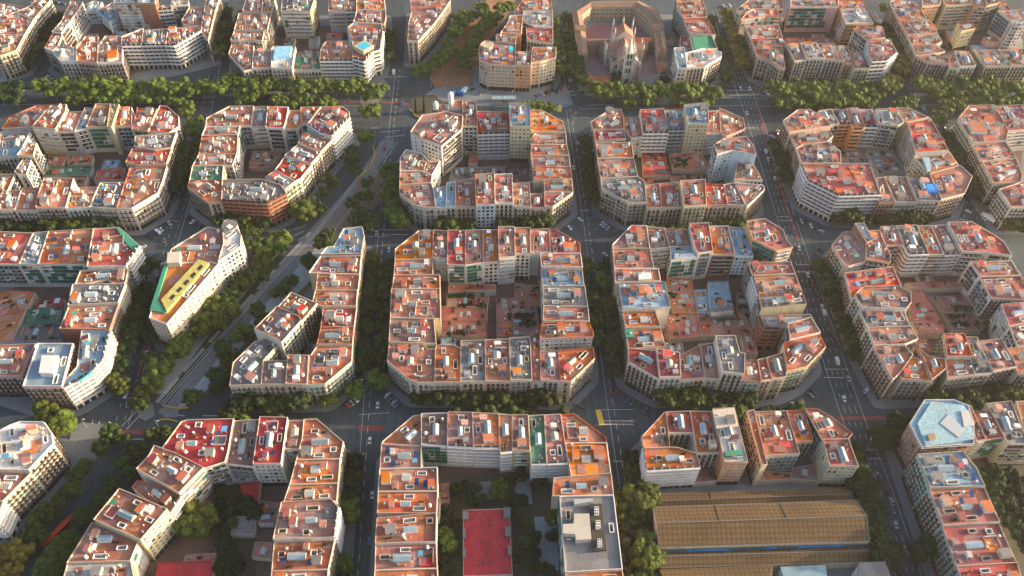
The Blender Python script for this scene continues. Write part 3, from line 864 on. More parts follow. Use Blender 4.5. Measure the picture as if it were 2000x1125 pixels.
# ---------------------------------------------------------------- one building
NWIN = 0
def place_roof_things(b, rt, loc, poly, zr, small):
    """skylights, huts, shafts, chimneys: returns the holes to cut in the deck"""
    r = random.Random(hash((round(b['c'][0]), round(b['c'][1]))) & 0xffff)
    n = len(poly); best = 0; ux = (1,0)
    for i in range(n):
        A, B = poly[i], poly[(i+1)%n]; L = math.hypot(B[0]-A[0], B[1]-A[1])
        if L > best: best = L; ux = ((B[0]-A[0])/L, (B[1]-A[1])/L)
    ang = math.atan2(ux[1], ux[0]); ins = inset(poly, 1.0) if not small else inset(poly,.7)
    us = [p[0]*ux[0]+p[1]*ux[1] for p in poly]; vs_ = [-p[0]*ux[1]+p[1]*ux[0] for p in poly]
    u0,u1,v0,v1 = min(us),max(us),min(vs_),max(vs_); used = []; A_ = abs(area(poly))
    def xy(u,v): return (u*ux[0]-v*ux[1], u*ux[1]+v*ux[0])
    def fit(w, l, tries=30, margin=.35, cu=None, cv=None, spread=1.0):
        for _ in range(tries):
            u = r.uniform(u0+w/2,u1-w/2) if u1-u0 > w else 0; v = r.uniform(v0+l/2,v1-l/2) if v1-v0 > l else 0
            if cu is not None: u = cu+r.uniform(-1,1)*spread*(u1-u0)*.5; 
            if cv is not None: v = cv+r.uniform(-1,1)*spread*(v1-v0)*.5
            ok = all(inside(xy(u+su*w/2,v+sv*l/2), ins) for su in (-1,0,1) for sv in (-1,0,1))
            if ok and all(abs(u-q[0]) > (w+q[2])/2+margin or abs(v-q[1]) > (l+q[3])/2+margin for q in used):
                used.append((u,v,w,l)); return u, v
        return None
    holes = []; rc_ = b['rc']; rz = ang; cu, cv = (u0+u1)/2, (v0+v1)/2
    def put(name, me, u, v, z=zr, rot=0.0, s=(1,1,1)):
        x, y = xy(u,v); return ob(name, me, rt, TRS(x,y,z,rz+rot,*s))
    if b['h'] >= 11:
        # long dimension of skylights runs across the party walls' direction half of the time
        if A_ > 110:
            k = r.randrange(4); w, l = ((3.2,6.2),(2.6,4.8),(3.8,4.4),(3.4,8.2))[k]; w, l, rot = l, w, math.pi/2
            q = fit(w+.4, l+.4, 30, .3, cu, cv, .18)
            if q: put('skylight', SKYL[k], *q, rot=rot); b['feat'] = 'skylight'
        for _ in range(1+(A_ > 220)+(A_ > 380)):
            if A_ < 90: break
            w, l = r.choice(((4.2,1.7),(3.4,1.8),(2.6,2.4),(5.5,1.9)))
            q = fit(w+.8, l+.8, 30, .2, cu, (v0+1.75) if _ % 2 == 0 else (v1-1.75), .12) or fit(w+.8, l+.8, 20, .3)
            if q:
                u, v = q; c = [xy(u-w/2,v-l/2),xy(u+w/2,v-l/2),xy(u+w/2,v+l/2),xy(u-w/2,v+l/2)]; holes.append(c)
                m = MB(); o = [xy(u-w/2-.25,v-l/2-.25),xy(u+w/2+.25,v-l/2-.25),xy(u+w/2+.25,v+l/2+.25),xy(u-w/2-.25,v+l/2+.25)]
                for i in range(4):
                    j = (i+1)%4
                    m.quad((*o[i],zr-.1),(*o[j],zr-.1),(*o[j],zr+.9),(*o[i],zr+.9)); m.quad((*o[i],zr+.9),(*o[j],zr+.9),(*c[j],zr+.9),(*c[i],zr+.9))
                    m.quad((*c[i],zr+.9),(*c[j],zr+.9),(*c[j],zr-11),(*c[i],zr-11))
                m.quad(*[(*p,zr-11) for p in c])
                ob('light_shaft', m.mesh('light_shaft',[M_WHITE if r.random()<.6 else M_CREAM]), rt)
        nh = int(r.random()<.7)+int(A_ > 200)+int(A_ > 340)*r.randint(0,1)+int(A_ > 480)
        for _ in range(nh):
            k = r.randrange(6); w, l = ((3.4,4.6),(2.8,3.4),(4.2,5.5),(2.4,3.2),(3.0,4.0),(5.0,4.2))[k]
            s = r.uniform(.8,1.15)
            if A_ < 110 and k in (2,5): k = 3; w, l = 2.4,3.2
            q = fit(w*s+.2, l*s+.2, 25, .0)
            if q: put('stair_hut', HUTS[k], *q, rot=r.choice((0,math.pi)), s=(s,s,r.uniform(.85,1.2)))
        for _ in range(0 if rc_ == 'X' else 1+int(A_/110)):              # terraces at slightly different levels
            w, l = r.uniform(3,6.5), r.uniform(3.5,8); q = fit(w, l, 14, .1)
            if q:
                used.pop(); x, y = xy(*q)
                ob('terrace_surface', unit_box(RM[r.choice('TTTPPOORDG' if b['rc'] not in 'GBN' else 'GGDPTB')]), rt, TRS(x,y,zr-.25,rz,w,l,r.uniform(.3,.75)))
        if A_ > 170 and r.random() < .42 and not (b['rc'] in 'GB' and b['st'] == 'w'):           # set-back attic storey
            w, l = (u1-u0)*r.uniform(.32,.5), (v1-v0)*r.uniform(.32,.45); w, l = min(w,11), min(l,11)
            q = fit(w, l, 30, .2)
            if q:
                x, y = xy(*q); ah = r.uniform(2.6,3.2)
                a_ = ob('attic', unit_box(r.choice((M_WHITE,M_CREAM,WM[b['wc']],WM['l']))), rt, TRS(x,y,zr-.1,rz,w,l,ah))
                ob('attic_roof', unit_box(RM[r.choice('TTPOGD')]), rt, TRS(x,y,zr+ah-.1,rz,w+.3,l+.3,.14))
                for sx_ in (-.28,.28):
                    xx, yy = xy(q[0]+sx_*w, q[1]-l/2); ob('window', WIN['w'][1], rt, TRS(xx,yy,zr+.7,rz+math.pi))
                    xx, yy = xy(q[0]+sx_*w, q[1]+l/2); ob('window', WIN['w'][0], rt, TRS(xx,yy,zr+.7,rz))
        if A_ > 140 and r.random() < .75:           # a differently surfaced terrace with its own low walls
            w, l = r.uniform(4,7), r.uniform(4.5,8)
            q = fit(w, l, 25, .1)
            if q:
                used.pop(); x, y = xy(*q)
                ob('terrace_surface', unit_box(RM[r.choice('TTPRODGP')]), rt, TRS(x,y,zr-.2,rz,w,l,.26))
                for (du,dv,sw,sl2) in ((w/2,0,.18,l),(0,l/2,w,.18),(-w/2,0,.18,l),(0,-l/2,w,.18))[:r.randint(1,4)]:
                    x, y = xy(q[0]+du,q[1]+dv); ob('terrace_wall', unit_box(M_WHITE if r.random()<.5 else M_TRIM), rt, TRS(x,y,zr,rz,sw,sl2,r.uniform(.7,1.5)))
        for _ in range(r.randint(1,3) + int(A_/170)):
            q = fit(.8,.8,8,.0)
            if q: put('chimney', r.choice(CHIM), *q, s=(1,1,r.uniform(.7,1.4)))
        for _ in range(r.choice((0,1,2,2,4)) + 3*(b['rc'] in 'GB')):
            q = fit(1.3,1.0,8,.0)
            if q: put('air_conditioner', AC, *q, rot=r.choice((0,1.57)))
        for _ in range(r.choice((0,0,1,1))):
            q = fit(3.1,4.1,10,.0); k = r.choice((0,0,1,2,2,3))
            if q: put('awning', AWN[k], *q, s=(r.uniform(.7,1),r.uniform(.6,1),.95))
        for _ in range(r.choice((0,1,1,2))):
            q = fit(2.7,.7,10,.0)
            if q: put('planter', r.choice(PLNT), *q, rot=r.choice((0,math.pi)))
        for _ in range(r.choice((1,2,3))):
            q = fit(.4,.4,8,.0)
            if q: put('antenna', ANT, *q, rot=r.random()*3)
        if r.random() < .22:
            for _ in range(3):
                q = fit(2.1,3.3,10,.0)
                if q: put('solar_panel', SOL, *q)
        if r.random() < .3:
            q = fit(1.8,1.8,10,.0)
            if q: put('water_tank', TANK, *q)
        if b['rc'] in 'GBW' or r.random() < .12:
            for _ in range(3):
                q = fit(2.2,5.2,12,.0)
                if q: put('ventilation_duct', DUCT, *q)
    elif rc_ == 'X': pass
    else:
        for _ in range(1+int(A_/90)):
            q = fit(2.6,4.8,10,.3)
            if q and r.random() < .55: put('skylight', SKYL[r.randrange(3)], *q, s=(.7,.7,.5))
        for _ in range(1+int(A_/120)):
            w, l = r.uniform(2.5,5), r.uniform(2.5,6); q = fit(w,l,12,.1)
            if q:
                used.pop(); x, y = xy(*q); ob('terrace_surface', unit_box(RM[r.choice('TPDRGOWT')]), rt, TRS(x,y,zr-.2,rz,w,l,r.uniform(.25,.9)))
        for _ in range(int(A_/70)):
            q = fit(.6,.6,8,.0)
            if q: put('chimney', r.choice(CHIM), *q, s=(.8,.8,.5))
        for _ in range(1+int(A_/45)):
            q = fit(2.7,.7,8,.0)
            if q and r.random() < .7: put('planter', r.choice(PLNT), *q, rot=r.choice((0,math.pi/2)))
        for _ in range(int(A_/80)):
            q = fit(.2,r.uniform(5,9),8,.0)
            if q: x,y = xy(*q); ob('terrace_wall', unit_box(M_TRIM), rt, TRS(x,y,zr,rz,.18,used[-1][3],1.0))
        for _ in range(int(A_/150)+1):
            q = fit(1.3,1.0,8,.0)
            if q: put('air_conditioner', AC, *q)
        if r.random() < .4:
            q = fit(3.1,4.1,10,.0)
            if q: put('awning', r.choice(AWN), *q)
    return holes
def make_building(b):
    global NWIN
    h, wc, rc, st = b['h'], b['wc'], b['rc'], b['st']; cx, cy = b['c']
    r = random.Random(int(cx*7+cy*13) & 0xffff)
    low = h < 11
    name = 'courtyard_building' if low else 'apartment_building'
    if not low and rc in 'GB' and st == 'w': name = 'office_building'
    rt = root(name, b['label'], 'building', (cx,cy,0), 0, 'low buildings inside the block courtyards' if low else 'flat-roofed buildings around the city blocks')
    h += r.uniform(-.25,.25)
    poly = inset([(p[0]-cx, p[1]-cy) for p in b['p']], .04)
    t = .18 if low else .24; par = .55 if low else 1.05
    inn = inset(poly, t); zr = h-par
    if abs(area(inn)) < 4 or area(inn) < 0: inn = inset(poly, .05)
    holes = place_roof_things(b, rt, (cx,cy), inn, zr, low)
    m = MB(); n = len(poly)
    for i in range(n):
        j = (i+1)%n; A, B, C, D = poly[i], poly[j], inn[j], inn[i]
        m.quad((*A,-.2),(*B,-.2),(*B,h),(*A,h),0); m.quad((*A,h),(*B,h),(*C,h),(*D,h),1); m.quad((*D,h),(*C,h),(*C,zr-.1),(*D,zr-.1),1)
    trim = r.choice((M_TRIM,M_TRIM,M_TRIM,M_TRIM,RM['T'],M_CREAM,M_CREAM,M_WHITE)) if not low else r.choice((M_TRIM,RM[rc]))
    ob('wall', m.mesh('wall',[WM[wc], trim]), rt)
    # deck
    loops = [[Vector((p[0],p[1],0)) for p in inn]] + [[Vector((p[0],p[1],0)) for p in reversed(hh)] for hh in holes]
    flat = [p for L in loops for p in L]; tri = tessellate_polygon(loops); m = MB()
    m.v = [(p.x,p.y,zr) for p in flat]
    for tt in tri:
        a_, b_, c_ = tt
        if cross2(flat[a_], flat[b_], flat[c_]) < 0: a_, c_ = c_, a_
        m.f.append((a_,b_,c_)); m.m.append(0)
    ob('roof', m.mesh('roof',[RM[rc]]), rt)
    if low: return rt
    # facades
    ext = BLOCKS[b['blk']][0]['ext']; bcx, bcy = (ext[0]+ext[1])/2, (ext[2]+ext[3])/2
    rear_kind = r.choice('rrrll'); cnt = 0; wv = r.randrange(5)
    order = []
    for i in range(n):
        A, B = poly[i], poly[(i+1)%n]; L = math.hypot(B[0]-A[0],B[1]-A[1])
        if L < 2.4: continue
        ux, uy = (B[0]-A[0])/L, (B[1]-A[1])/L; nx, ny = uy, -ux
        mx, my = (A[0]+B[0])/2+cx, (A[1]+B[1])/2+cy
        order.append((L,A,B,ux,uy,nx,ny,mx,my))
    for L,A,B,ux,uy,nx,ny,mx,my in order:
        hb = 0.0; free = 0
        for t_ in (.25,.5,.75):
            q = building_at(A[0]+cx+ux*L*t_+nx*2.2, A[1]+cy+uy*L*t_+ny*2.2, b)
            if q is None or q['h'] < 11: free += 1; hb = max(hb, q['h'] if q else 0)
        rz = math.atan2(-nx, ny)             # local +y -> outward normal
        if free < 2: continue
        def put(nm, me, s_, z, sx=1, sy=1, sz=1, off=0.0):
            x = A[0]+ux*s_+nx*off; y = A[1]+uy*s_+ny*off
            return ob(nm, me, rt, TRS(x,y,z,rz,sx,sy,sz))
        # cornice
        put('cornice', unit_box(trim), L/2, h-1.15, L, .5, .22, .05)
        if nx*(CAM.x-mx)+ny*(CAM.y-my) < 20: continue
        if st == 'x': continue
        rear = nx*(bcx-mx)+ny*(bcy-my) > 12 and hb < 11 and b['blk'] not in ('flatiron block, third row',)
        z0 = 4.3 if hb == 0 else hb+.8
        if rear and hb == 0: z0 = 4.3
        nf = int((h-1.3-z0)/2.95)
        if nf < 1: continue
        fh = (h-1.4-z0)/nf
        if st == 'm' and not (rear and r.random() < .4):
            for k in range(nf+1):
                z = z0+k*fh-(.0)
                if z > h-1.3: break
                put('balcony', unit_box(WM[wc] if wc in 'bgko' else M_WHITE), L/2, z-.15, L-.3, 1.15, 1.1, .5)
                put('window', unit_box(M_GLASS), L/2, z+1.0, L-.8, .1, 1.35, .0)
                nb = int(L/3.6)
                for q in range(1,nb): put('pier', unit_box(WM[wc]), L*q/nb, z+.95, .5, .3, fh-1.1, .05)
                cnt += 1
            if hb == 0 and not rear:
                nb = max(1,int(L/3.4))
                for q in range(nb): put('shop_front', WIN['g'][0], L*(q+.5)/nb, .25)
            continue
        if rear and (st != 'w' or r.random() < .6):
            sp = 3.05; nb = int((L-.4)/sp); kind = rear_kind; pool = WIN[kind]; v0 = r.randrange(len(pool))
            for q in range(nb):
                for k in range(nf):
                    if cnt >= 98: break
                    me = pool[v0] if r.random() < .75 else r.choice(pool)
                    if r.random() < .08: me = r.choice(WIN['w'])
                    put('gallery' if 'gall' in me.name else ('balcony' if 'logg' in me.name else 'window'), me, L/2+(q-(nb-1)/2)*sp, z0+k*fh+.1); cnt += 1
            continue
        sp = 2.5 if st == 'e' else 2.45
        nb = int((L-.8)/sp)
        if nb < 1: continue
        if nb*nf > 98-cnt: nb = max(1, (98-cnt)//nf); sp = (L-.8)/nb
        sp = min(sp*1.15, (L-.6)/nb)
        pool = WIN['e' if st == 'e' else 'w']
        for q in range(nb):
            s_ = L/2+(q-(nb-1)/2)*sp
            for k in range(nf):
                if cnt >= 99: break
                if st == 'e': me = pool[wv] if r.random() < .7 else r.choice(pool)
                else: me = pool[wv % 4] if r.random() < .6 else r.choice(pool)
                put('balcony_window' if st == 'e' else 'window', me, s_, z0+k*fh+(.15 if st == 'e' else .85), 1,1,1 if st=='w' or k < nf-1 else .88); cnt += 1
            if hb == 0: put('shop_front', r.choice(WIN['g']), s_, .25)
        if st == 'e' and hb == 0:
            put('string_course', unit_box(trim), L/2, z0-.5, L, .35, .28, .02)
    NWIN += cnt
    return rt
for b in BLD: b['o'] = make_building(b)
print('buildings', len(BLD), 'windows', NWIN, 'objects', len(bpy.data.objects))
# ---------------------------------------------------------------- ground, pavements, avenue
m = MB(); m.quad((-3000,-3000,0),(3000,-3000,0),(3000,4000,0),(-3000,4000,0)); structure('road', m.mesh('road',[M_ASPH]))
EXTRA = {'church block, top row': [('F4',95,110,13),('F4',290,15,13),('F4',560,5,13),('F4',180,740,4),('F4',250,960,4),('F4',520,980,4),('F4',1200,930,4)],
         'market block': [('L',110,600,8),('L',180,1130,2),('L',175,1500,2),('L',1440,560,8),('L',1560,1000,8),('L',1700,1500,2)]}
HULLS = {}
def chaikin(p, k=1):
    for _ in range(k):
        q = []
        for i in range(len(p)):
            a, b = p[i], p[(i+1)%len(p)]; L = math.hypot(b[0]-a[0], b[1]-a[1]); t = min(.3, 2.0/max(L,.1))
            q += [(a[0]+(b[0]-a[0])*t, a[1]+(b[1]-a[1])*t), (b[0]-(b[0]-a[0])*t, b[1]-(b[1]-a[1])*t)]
        p = q
    return p
for name, bl in BLOCKS.items():
    pts = [tuple(p) for b in bl for p in b['p']] + [tuple(at(c,x,y,h)[:2]) for c,x,y,h in EXTRA.get(name,())]
    H = hull(pts); 
    H2 = [H[0]]
    for p in H[1:]:
        if math.hypot(p[0]-H2[-1][0], p[1]-H2[-1][1]) > 5: H2.append(p)
    HULLS[name] = H2
    o = chaikin(inset(H2, -4.6), 2)
    m = MB(); m.prism(o, -.05, .14, 1, 0); structure('pavement', m.mesh('pavement',[M_PAVE, M_CONC]))
    c = inset(H2, 12.0)
    if area(c) > 300 and 'market' not in name and 'church' not in name:
        m = MB(); m.prism(c, .1, .16, 0, 0); structure('courtyard_ground', m.mesh('courtyard_ground',[M_COURT]))
def patch(name, c, pts, z, mt, mt2=None):
    P = [at(c,x,y,0) for x,y in pts]; P = [(p.x,p.y) for p in P]
    if area(P) < 0: P.reverse()
    m = MB(); m.prism(P, z-.05, z, 0, 0); return structure(name, m.mesh(name,[mt]))
CROPS['Z'] = (0,0,1.0)
patch('path','Z',[(285,745),(300,770),(325,770),(470,595),(560,490),(545,478),(470,560),(380,650)],.10,mat('promenade',(.25,.255,.25),.9,.0,.05,1,.3,.3))
patch('grass','Z',[(318,782),(330,775),(500,570),(560,500),(548,492),(470,585),(400,665)],.13,M_GRASS)
patch('track_bed','Z',[(320,797),(345,795),(575,530),(640,470),(770,280),(760,268),(700,345),(600,455),(560,500),(480,595)],.12,mat('track_bed',(.17,.17,.165),.9))
patch('construction_ground','Z',[(345,797),(375,790),(430,735),(470,690),(600,555),(640,500),(628,470),(575,530),(470,650)],.14,M_PALE)
patch('park_ground','Z',[(612,470),(650,475),(700,430),(745,395),(748,345),(738,330),(712,352),(655,420)],.15,mat('park_soil',(.20,.15,.10),.95))
patch('planting_soil','Z',[(395,775),(440,745),(470,700),(520,650),(610,560),(600,555),(470,680),(425,730)],.15,mat('park_soil2',(.14,.12,.08),.95))
patch('construction_soil','Z',[(838,150),(850,172),(925,168),(938,100),(985,40),(1010,-5),(955,-5),(905,60),(860,110)],.10,M_SOIL)
patch('paved_square','Z',[(885,205),(1120,205),(1105,165),(1085,180),(940,182),(925,168),(850,172),(830,185)],.11,M_PAVE)
patch('paved_square','Z',[(140,835),(160,825),(205,830),(215,865),(180,905),(150,930),(130,890)],.125,M_PAVE)
patch('paved_square','Z',[(700,150),(745,150),(757,165),(752,185),(735,205),(705,215)],.115,M_PAVE)
patch('planting_bed','Z',[(800,195),(812,186),(850,186),(880,215),(840,232),(808,225)],.12,mat('bed_soil',(.07,.065,.05),.95))
patch('traffic_island','Z',[(310,800),(335,790),(350,800),(345,815),(320,815)],.13,M_PAVE)
patch('traffic_island','Z',[(268,795),(282,783),(300,790),(302,812),(285,822),(270,815)],.13,M_PAVE)
patch('garden_ground','Z',[(430,930),(500,930),(500,1125),(420,1125)],.18,mat('garden_soil',(.085,.08,.055),.95))
patch('garden_ground','Z',[(875,930),(1075,920),(1090,1125),(865,1125)],.18,mat('garden_soil',(.085,.08,.055),.95))
patch('playground_surface','Z',[(935,942),(966,940),(970,975),(930,975)],.2,M_PALE)
patch('playground_surface','Z',[(1005,940),(1034,935),(1040,985),(1008,985)],.2,M_PALE)
patch('playground_surface','Z',[(1043,1010),(1087,1008),(1092,1115),(1055,1115)],.2,M_PALE)
patch('garden_ground','Z',[(1900,905),(2060,905),(2100,1125),(1990,1125)],.18,mat('garden_soil',(.085,.08,.055),.95))
patch('schoolyard','F4',[(240,330),(330,270),(770,270),(870,320),(880,480),(240,480)],.2,mat('schoolyard_red',(.26,.12,.13),.9))
patch('schoolyard','F4',[(240,600),(500,600),(500,830),(190,830)],.2,mat('schoolyard_paving',(.25,.17,.17),.9))
patch('schoolyard','F4',[(780,600),(1030,560),(1060,810),(800,830)],.2,mat('schoolyard_paving',(.25,.17,.17),.9))
# tram rails, lane lines, crossings
def strip(name, pts, wd, z, mt, c='Z', dash=None, kind='structure'):
    P = [at(c,x,y,0) for x,y in pts]; m = MB()
    for a, b in zip(P[:-1], P[1:]):
        d = b-a; L = d.length; d.normalize(); n = Vector((-d.y,d.x,0))*wd/2
        segs = [(0,L)] if not dash else [(s,min(s+dash[0],L)) for s in [k*(dash[0]+dash[1]) for k in range(int(L/(dash[0]+dash[1]))+1)] if s < L]
        for s, e in segs:
            p, q = a+d*s, a+d*e; Z = Vector((0,0,z)); m.quad(p-n+Z,q-n+Z,q+n+Z,p+n+Z)
    o = ob(name, m.mesh(name,[mt])); o['kind'] = kind; return o
def off(pts, k):   # shift a pixel polyline sideways by k metres
    P = [at('Z',x,y,0) for x,y in pts]; out = []
    for i, p in enumerate(P):
        a = P[max(0,i-1)]; b = P[min(len(P)-1,i+1)]; d = (b-a).normalized(); q = p+Vector((-d.y,d.x,0))*k; u = proj(q); out.append((u[0],u[1]))
    return out
RAILS = [(328,796),(430,677),(575,515),(625,462),(700,365),(762,275)]
for k in (-3.6,-2.2,-.4,1.0): strip('tram_rail', off(RAILS,k), .22, .16, M_STEEL)
for k in (-5.6,3.4,5.0): strip('kerb_line', off(RAILS,k), .45, .17, M_CONC)
for k in (7.0,8.2): strip('concrete_channel', off(RAILS[:4],k), .7, .18, M_CONC, dash=(18,5))
STA = [(781,135),(760,330),(742,535),(725,738),(699,1125),(693,1200)]
STB = [(1105,30),(1112,200),(1149,435),(1192,755),(1215,903),(1249,1121),(1262,1200)]
STC = [(1405,20),(1440,140),(1480,250),(1530,410),(1600,620),(1660,800),(1720,960),(1775,1125),(1800,1200)]
STD = [(1700,20),(1780,170),(1850,320),(1925,440),(2000,560)]
STE = [(436,40),(415,150),(385,300),(345,440),(290,620),(262,740),(235,830)]
for nm, L in (('A',STA),('B',STB)):
    for k in (0,): strip('lane_marking', off(L,k), .22, .03, M_LINE, dash=(4,4))
    strip('lane_marking', off(L,-3.2), .16, .03, M_LINE); 
for k, ds in ((-6.3,None),(-3.2,(3,5)),(0,(3,5)),(3.2,(3,5)),(6.2,None)): strip('lane_marking', off(STC,-k), .18, .03, M_LINE, dash=ds)
for k, ds in ((-3,(3,5)),(0,(3,5)),(3,None)): strip('lane_marking', off(STD,k), .18, .03, M_LINE, dash=ds)
for k, ds in ((-3,(3,5)),(1.5,(3,5)),(4.2,None)): strip('lane_marking', off(STE,k), .18, .03, M_LINE, dash=ds)
strip('cycle_lane', [(1480,210),(1535,400),(1560,470)], 2.0, .02, M_RED); strip('cycle_lane', [(292,640),(278,700),(272,730)], 2.0, .02, M_RED)
strip('cycle_lane', [(1635,817),(1740,816)], 2.4, .02, M_RED); strip('cycle_lane', [(700,836),(748,836)], 3.2, .02, M_RED); strip('cycle_lane', [(190,842),(300,845)], 2.4, .02, M_RED)
strip('cycle_lane', [(740,199),(800,203),(830,208)], 1.6, .02, M_RED); strip('cycle_lane', [(600,200),(740,199)], 1.6, .02, M_RED)
strip('bus_lane', [(1168,800),(1176,830)], 3.0, .02, M_YEL); strip('bus_lane', [(1095,205),(1092,218)], 3.0, .02, M_YEL)
CROSS = [((743,449),(797,449)),((745,458),(797,458)),((715,742),(733,742)),((713,754),(735,754)),((1133,411),(1153,411)),((1555,517),(1590,517)),((1555,531),(1592,531)),
 ((1612,721),(1656,721)),((1610,737),(1662,738)),((1670,878),(1715,878)),((1676,896),(1722,896)),((1176,822),(1238,822)),((1176,829),(1238,829)),((1198,901),(1216,901)),
 ((238,832),(280,790)),((248,838),(272,812)),((176,842),(182,820)),((188,846),(195,822)),((243,777),(270,777)),((310,806),(360,812)),((395,812),(430,812)),((252,858),(280,858)),
 ((575,460),(592,452)),((582,470),(600,458)),((640,452),(690,450)),((545,475),(560,462)),((745,258),(780,255)),((752,268),(790,264)),((756,150),(795,150)),((725,250),(740,250)),
 ((1103,178),(1122,178)),((1103,186),(1124,186)),((1420,177),(1460,177)),((1425,186),(1470,186)),((1450,250),(1480,250)),((1800,205),(1840,205)),((1520,423),(1542,423)),((1524,431),(1546,431)),
 ((410,180),(440,180)),((395,190),(425,190)),((52,190),(90,190)),((1050,208),(1110,208)),((1150,205),(1200,205)),((1120,230),(1150,230)),((1860,440),(1885,420)),((1135,385),(1142,383)),
 ((742,335),(778,315)),((330,430),(352,433))]
for a, b in CROSS: strip('crossing', [a,b], .62, .035, M_LINE, dash=(.6,.55))
for a, b in (((1240,800),(1176,800)),((640,462),(760,462)),((500,470),(600,440)),((1400,190),(1500,193)),((850,203),(1100,212)),((1130,213),(1480,205)),((1480,208),(1530,206)),((1750,205),(1850,210)),((0,205),(420,200)),((700,810),(760,806)),((560,205),(740,207))):
    strip('lane_marking', [a,b], .2, .03, M_LINE)
# bus shelter glass canopy area and low orange barriers
# ---------------------------------------------------------------- trees
def crown_mesh(name, seed, rx, rz, leaf, lumps=9, cards=650, sub=3, core=True):
    r = random.Random(seed); bm = bmesh.new(); V = []; F = []
    L = [(0,0,0,rx*.55)]
    for i in range(lumps):
        a = r.uniform(0,6.28); q = math.sqrt(r.uniform(.05,.72))*rx; z = r.uniform(-.45,.8)*rz*(1-.45*(q/rx)**2)
        L.append((math.cos(a)*q, math.sin(a)*q, z*.8, r.uniform(.27,.42)*rx))
    if core:
        for (x,y,z,s) in L:
            g = bmesh.new(); bmesh.ops.create_icosphere(g, subdivisions=(1 if sub==1 else 2), radius=s*.93)
            for v in g.verts:
                p = v.co+Vector((x,y,z)); k = 1+.45*noise.noise(p*.9+Vector((seed*7.1,0,0)))+.2*noise.noise(p*2.3)
                v.co = Vector((v.co.x*k+x, v.co.y*k+y, v.co.z*k*rz/rx+z))
            n = len(V); V += [tuple(v.co) for v in g.verts]; g.verts.ensure_lookup_table()
            F += [tuple(n+v.index for v in f.verts) for f in g.faces]; g.free()
    bm.free(); tot = sum(l[3]**2 for l in L)
    for (x,y,z,s) in L:
        for _ in range(int(cards*s*s/tot)):
            d = Vector((r.gauss(0,1), r.gauss(0,1), r.gauss(.25,1))).normalized(); k = s*r.uniform(.8,1.35)
            c = Vector((x+d.x*k, y+d.y*k, z+d.z*k*rz/rx)); a = (d.orthogonal()+Vector((r.gauss(0,.6),r.gauss(0,.6),r.gauss(0,.6)))).normalized()
            b = d.cross(a); b = (b+d*r.uniform(-.6,.6)).normalized(); h = r.uniform(.16,.40)*(1.3 if sub==1 else 1)
            n = len(V); V += [tuple(c-a*h), tuple(c+b*h*.7), tuple(c+a*h), tuple(c-b*h*.7)]; F.append((n,n+1,n+2,n+3))
    me = bpy.data.meshes.new(name); me.from_pydata(V, [], F); me.materials.append(leaf); me.update(); return me
def trunk_mesh(name, seed, H, r0=.28):
    r = random.Random(seed); m = MB(); m.tube((0,0,-.2),(.1,0,H*.55),r0,r0*.7,7)
    for i in range(5):
        a = i*1.3+r.random(); m.tube((.1,0,H*(.42+.03*i)),(math.cos(a)*1.9,math.sin(a)*1.9,H*.8),r0*.5,r0*.18,5)
    return m.mesh(name,[M_BARK])
KINDS = {}
for nm, leaf, rx, rz, H in (('street',M_LEAF[0],5.7,4.6,13.0),('dark',M_LEAF[2],5.6,4.6,12.5),('lime',M_LEAF[1],8.4,6.2,16.5),('autumn',M_LEAF[3],6.4,5.0,14.0)):
    KINDS[nm] = [(crown_mesh('crown_%s_%d'%(nm,i), i*13+len(nm), rx, rz, leaf, 20 if nm!='lime' else 30, 2200 if nm!='lime' else 3600), trunk_mesh('trunk_%s_%d'%(nm,i), i, H), H, rx, rz) for i in range(4)]
TREES = []
def tree_spot(x, y, kind, label, group, s=1.0): TREES.append((x,y,kind,label,group,s))
tr = random.Random(5)
def row(name, A, B, kind, mix, label, group, sp=6.9, skip=6):
    L = math.hypot(B[0]-A[0], B[1]-A[1]); n = int((L-2*skip)/sp)
    for i in range(n+1):
        t = (skip+(L-2*skip)*i/max(1,n))/L
        if tr.random() < .04: continue
        q_ = tr.random(); k = mix if q_ < .3 else ('lime' if q_ > .9 else kind)
        tree_spot(A[0]+(B[0]-A[0])*t+tr.uniform(-.5,.5), A[1]+(B[1]-A[1])*t+tr.uniform(-.5,.5), k, label, group, tr.uniform(.82,1.18)*(.72 if k == 'lime' else 1))
DIR = {0:'right', 1:'back', 2:'left', 3:'front'}
NO = {('fourth block, third row','right'),('fourth block, second row','right'),('right block, front row','left'),('first block, third row','right_'),('first block, front row','right')}
for name, H in HULLS.items():
    o = inset(H, -3.3); n = len(o)
    for i in range(n):
        A, B = o[i], o[(i+1)%n]; L = math.hypot(B[0]-A[0],B[1]-A[1])
        if L < 28: continue
        nx, ny = (B[1]-A[1])/L, -(B[0]-A[0])/L; a = math.degrees(math.atan2(ny,nx)) % 360
        k = int(((a+45) % 360)//90); dev = abs((a+45) % 90-45)
        if dev > 17: continue
        d = DIR[k]
        if (name,d) in NO: continue
        if 'top row' in name and d in ('front','back'): continue
        if 'second row' in name and d == 'back': continue
        if name in ('market block',) and d == 'front': continue
        if name in ('wedge block, top row','round-cornered block, top row') and d != 'right': continue
        if name == 'first block, front row': continue
        row(name, A, B, 'dark' if d in ('left','right') else 'street', 'street' if d in ('left','right') else 'dark',
            'street tree in the row along %s edge of %s' % (d, name), 'street trees, %s of %s' % (d, name))
def spots(c, pts, kind, label, group, h=8.5, s=1.0):
    for x, y in pts:
        p = at(c,x,y,h*s); tree_spot(p.x, p.y, kind, label, group, s*tr.uniform(.9,1.12))
g = 'big trees along the wide avenue'
spots('Z',[(82+i*23,172+(i%2)*9) for i in range(15)],'lime','large green tree on the avenue before second block, top row',g+' 1')
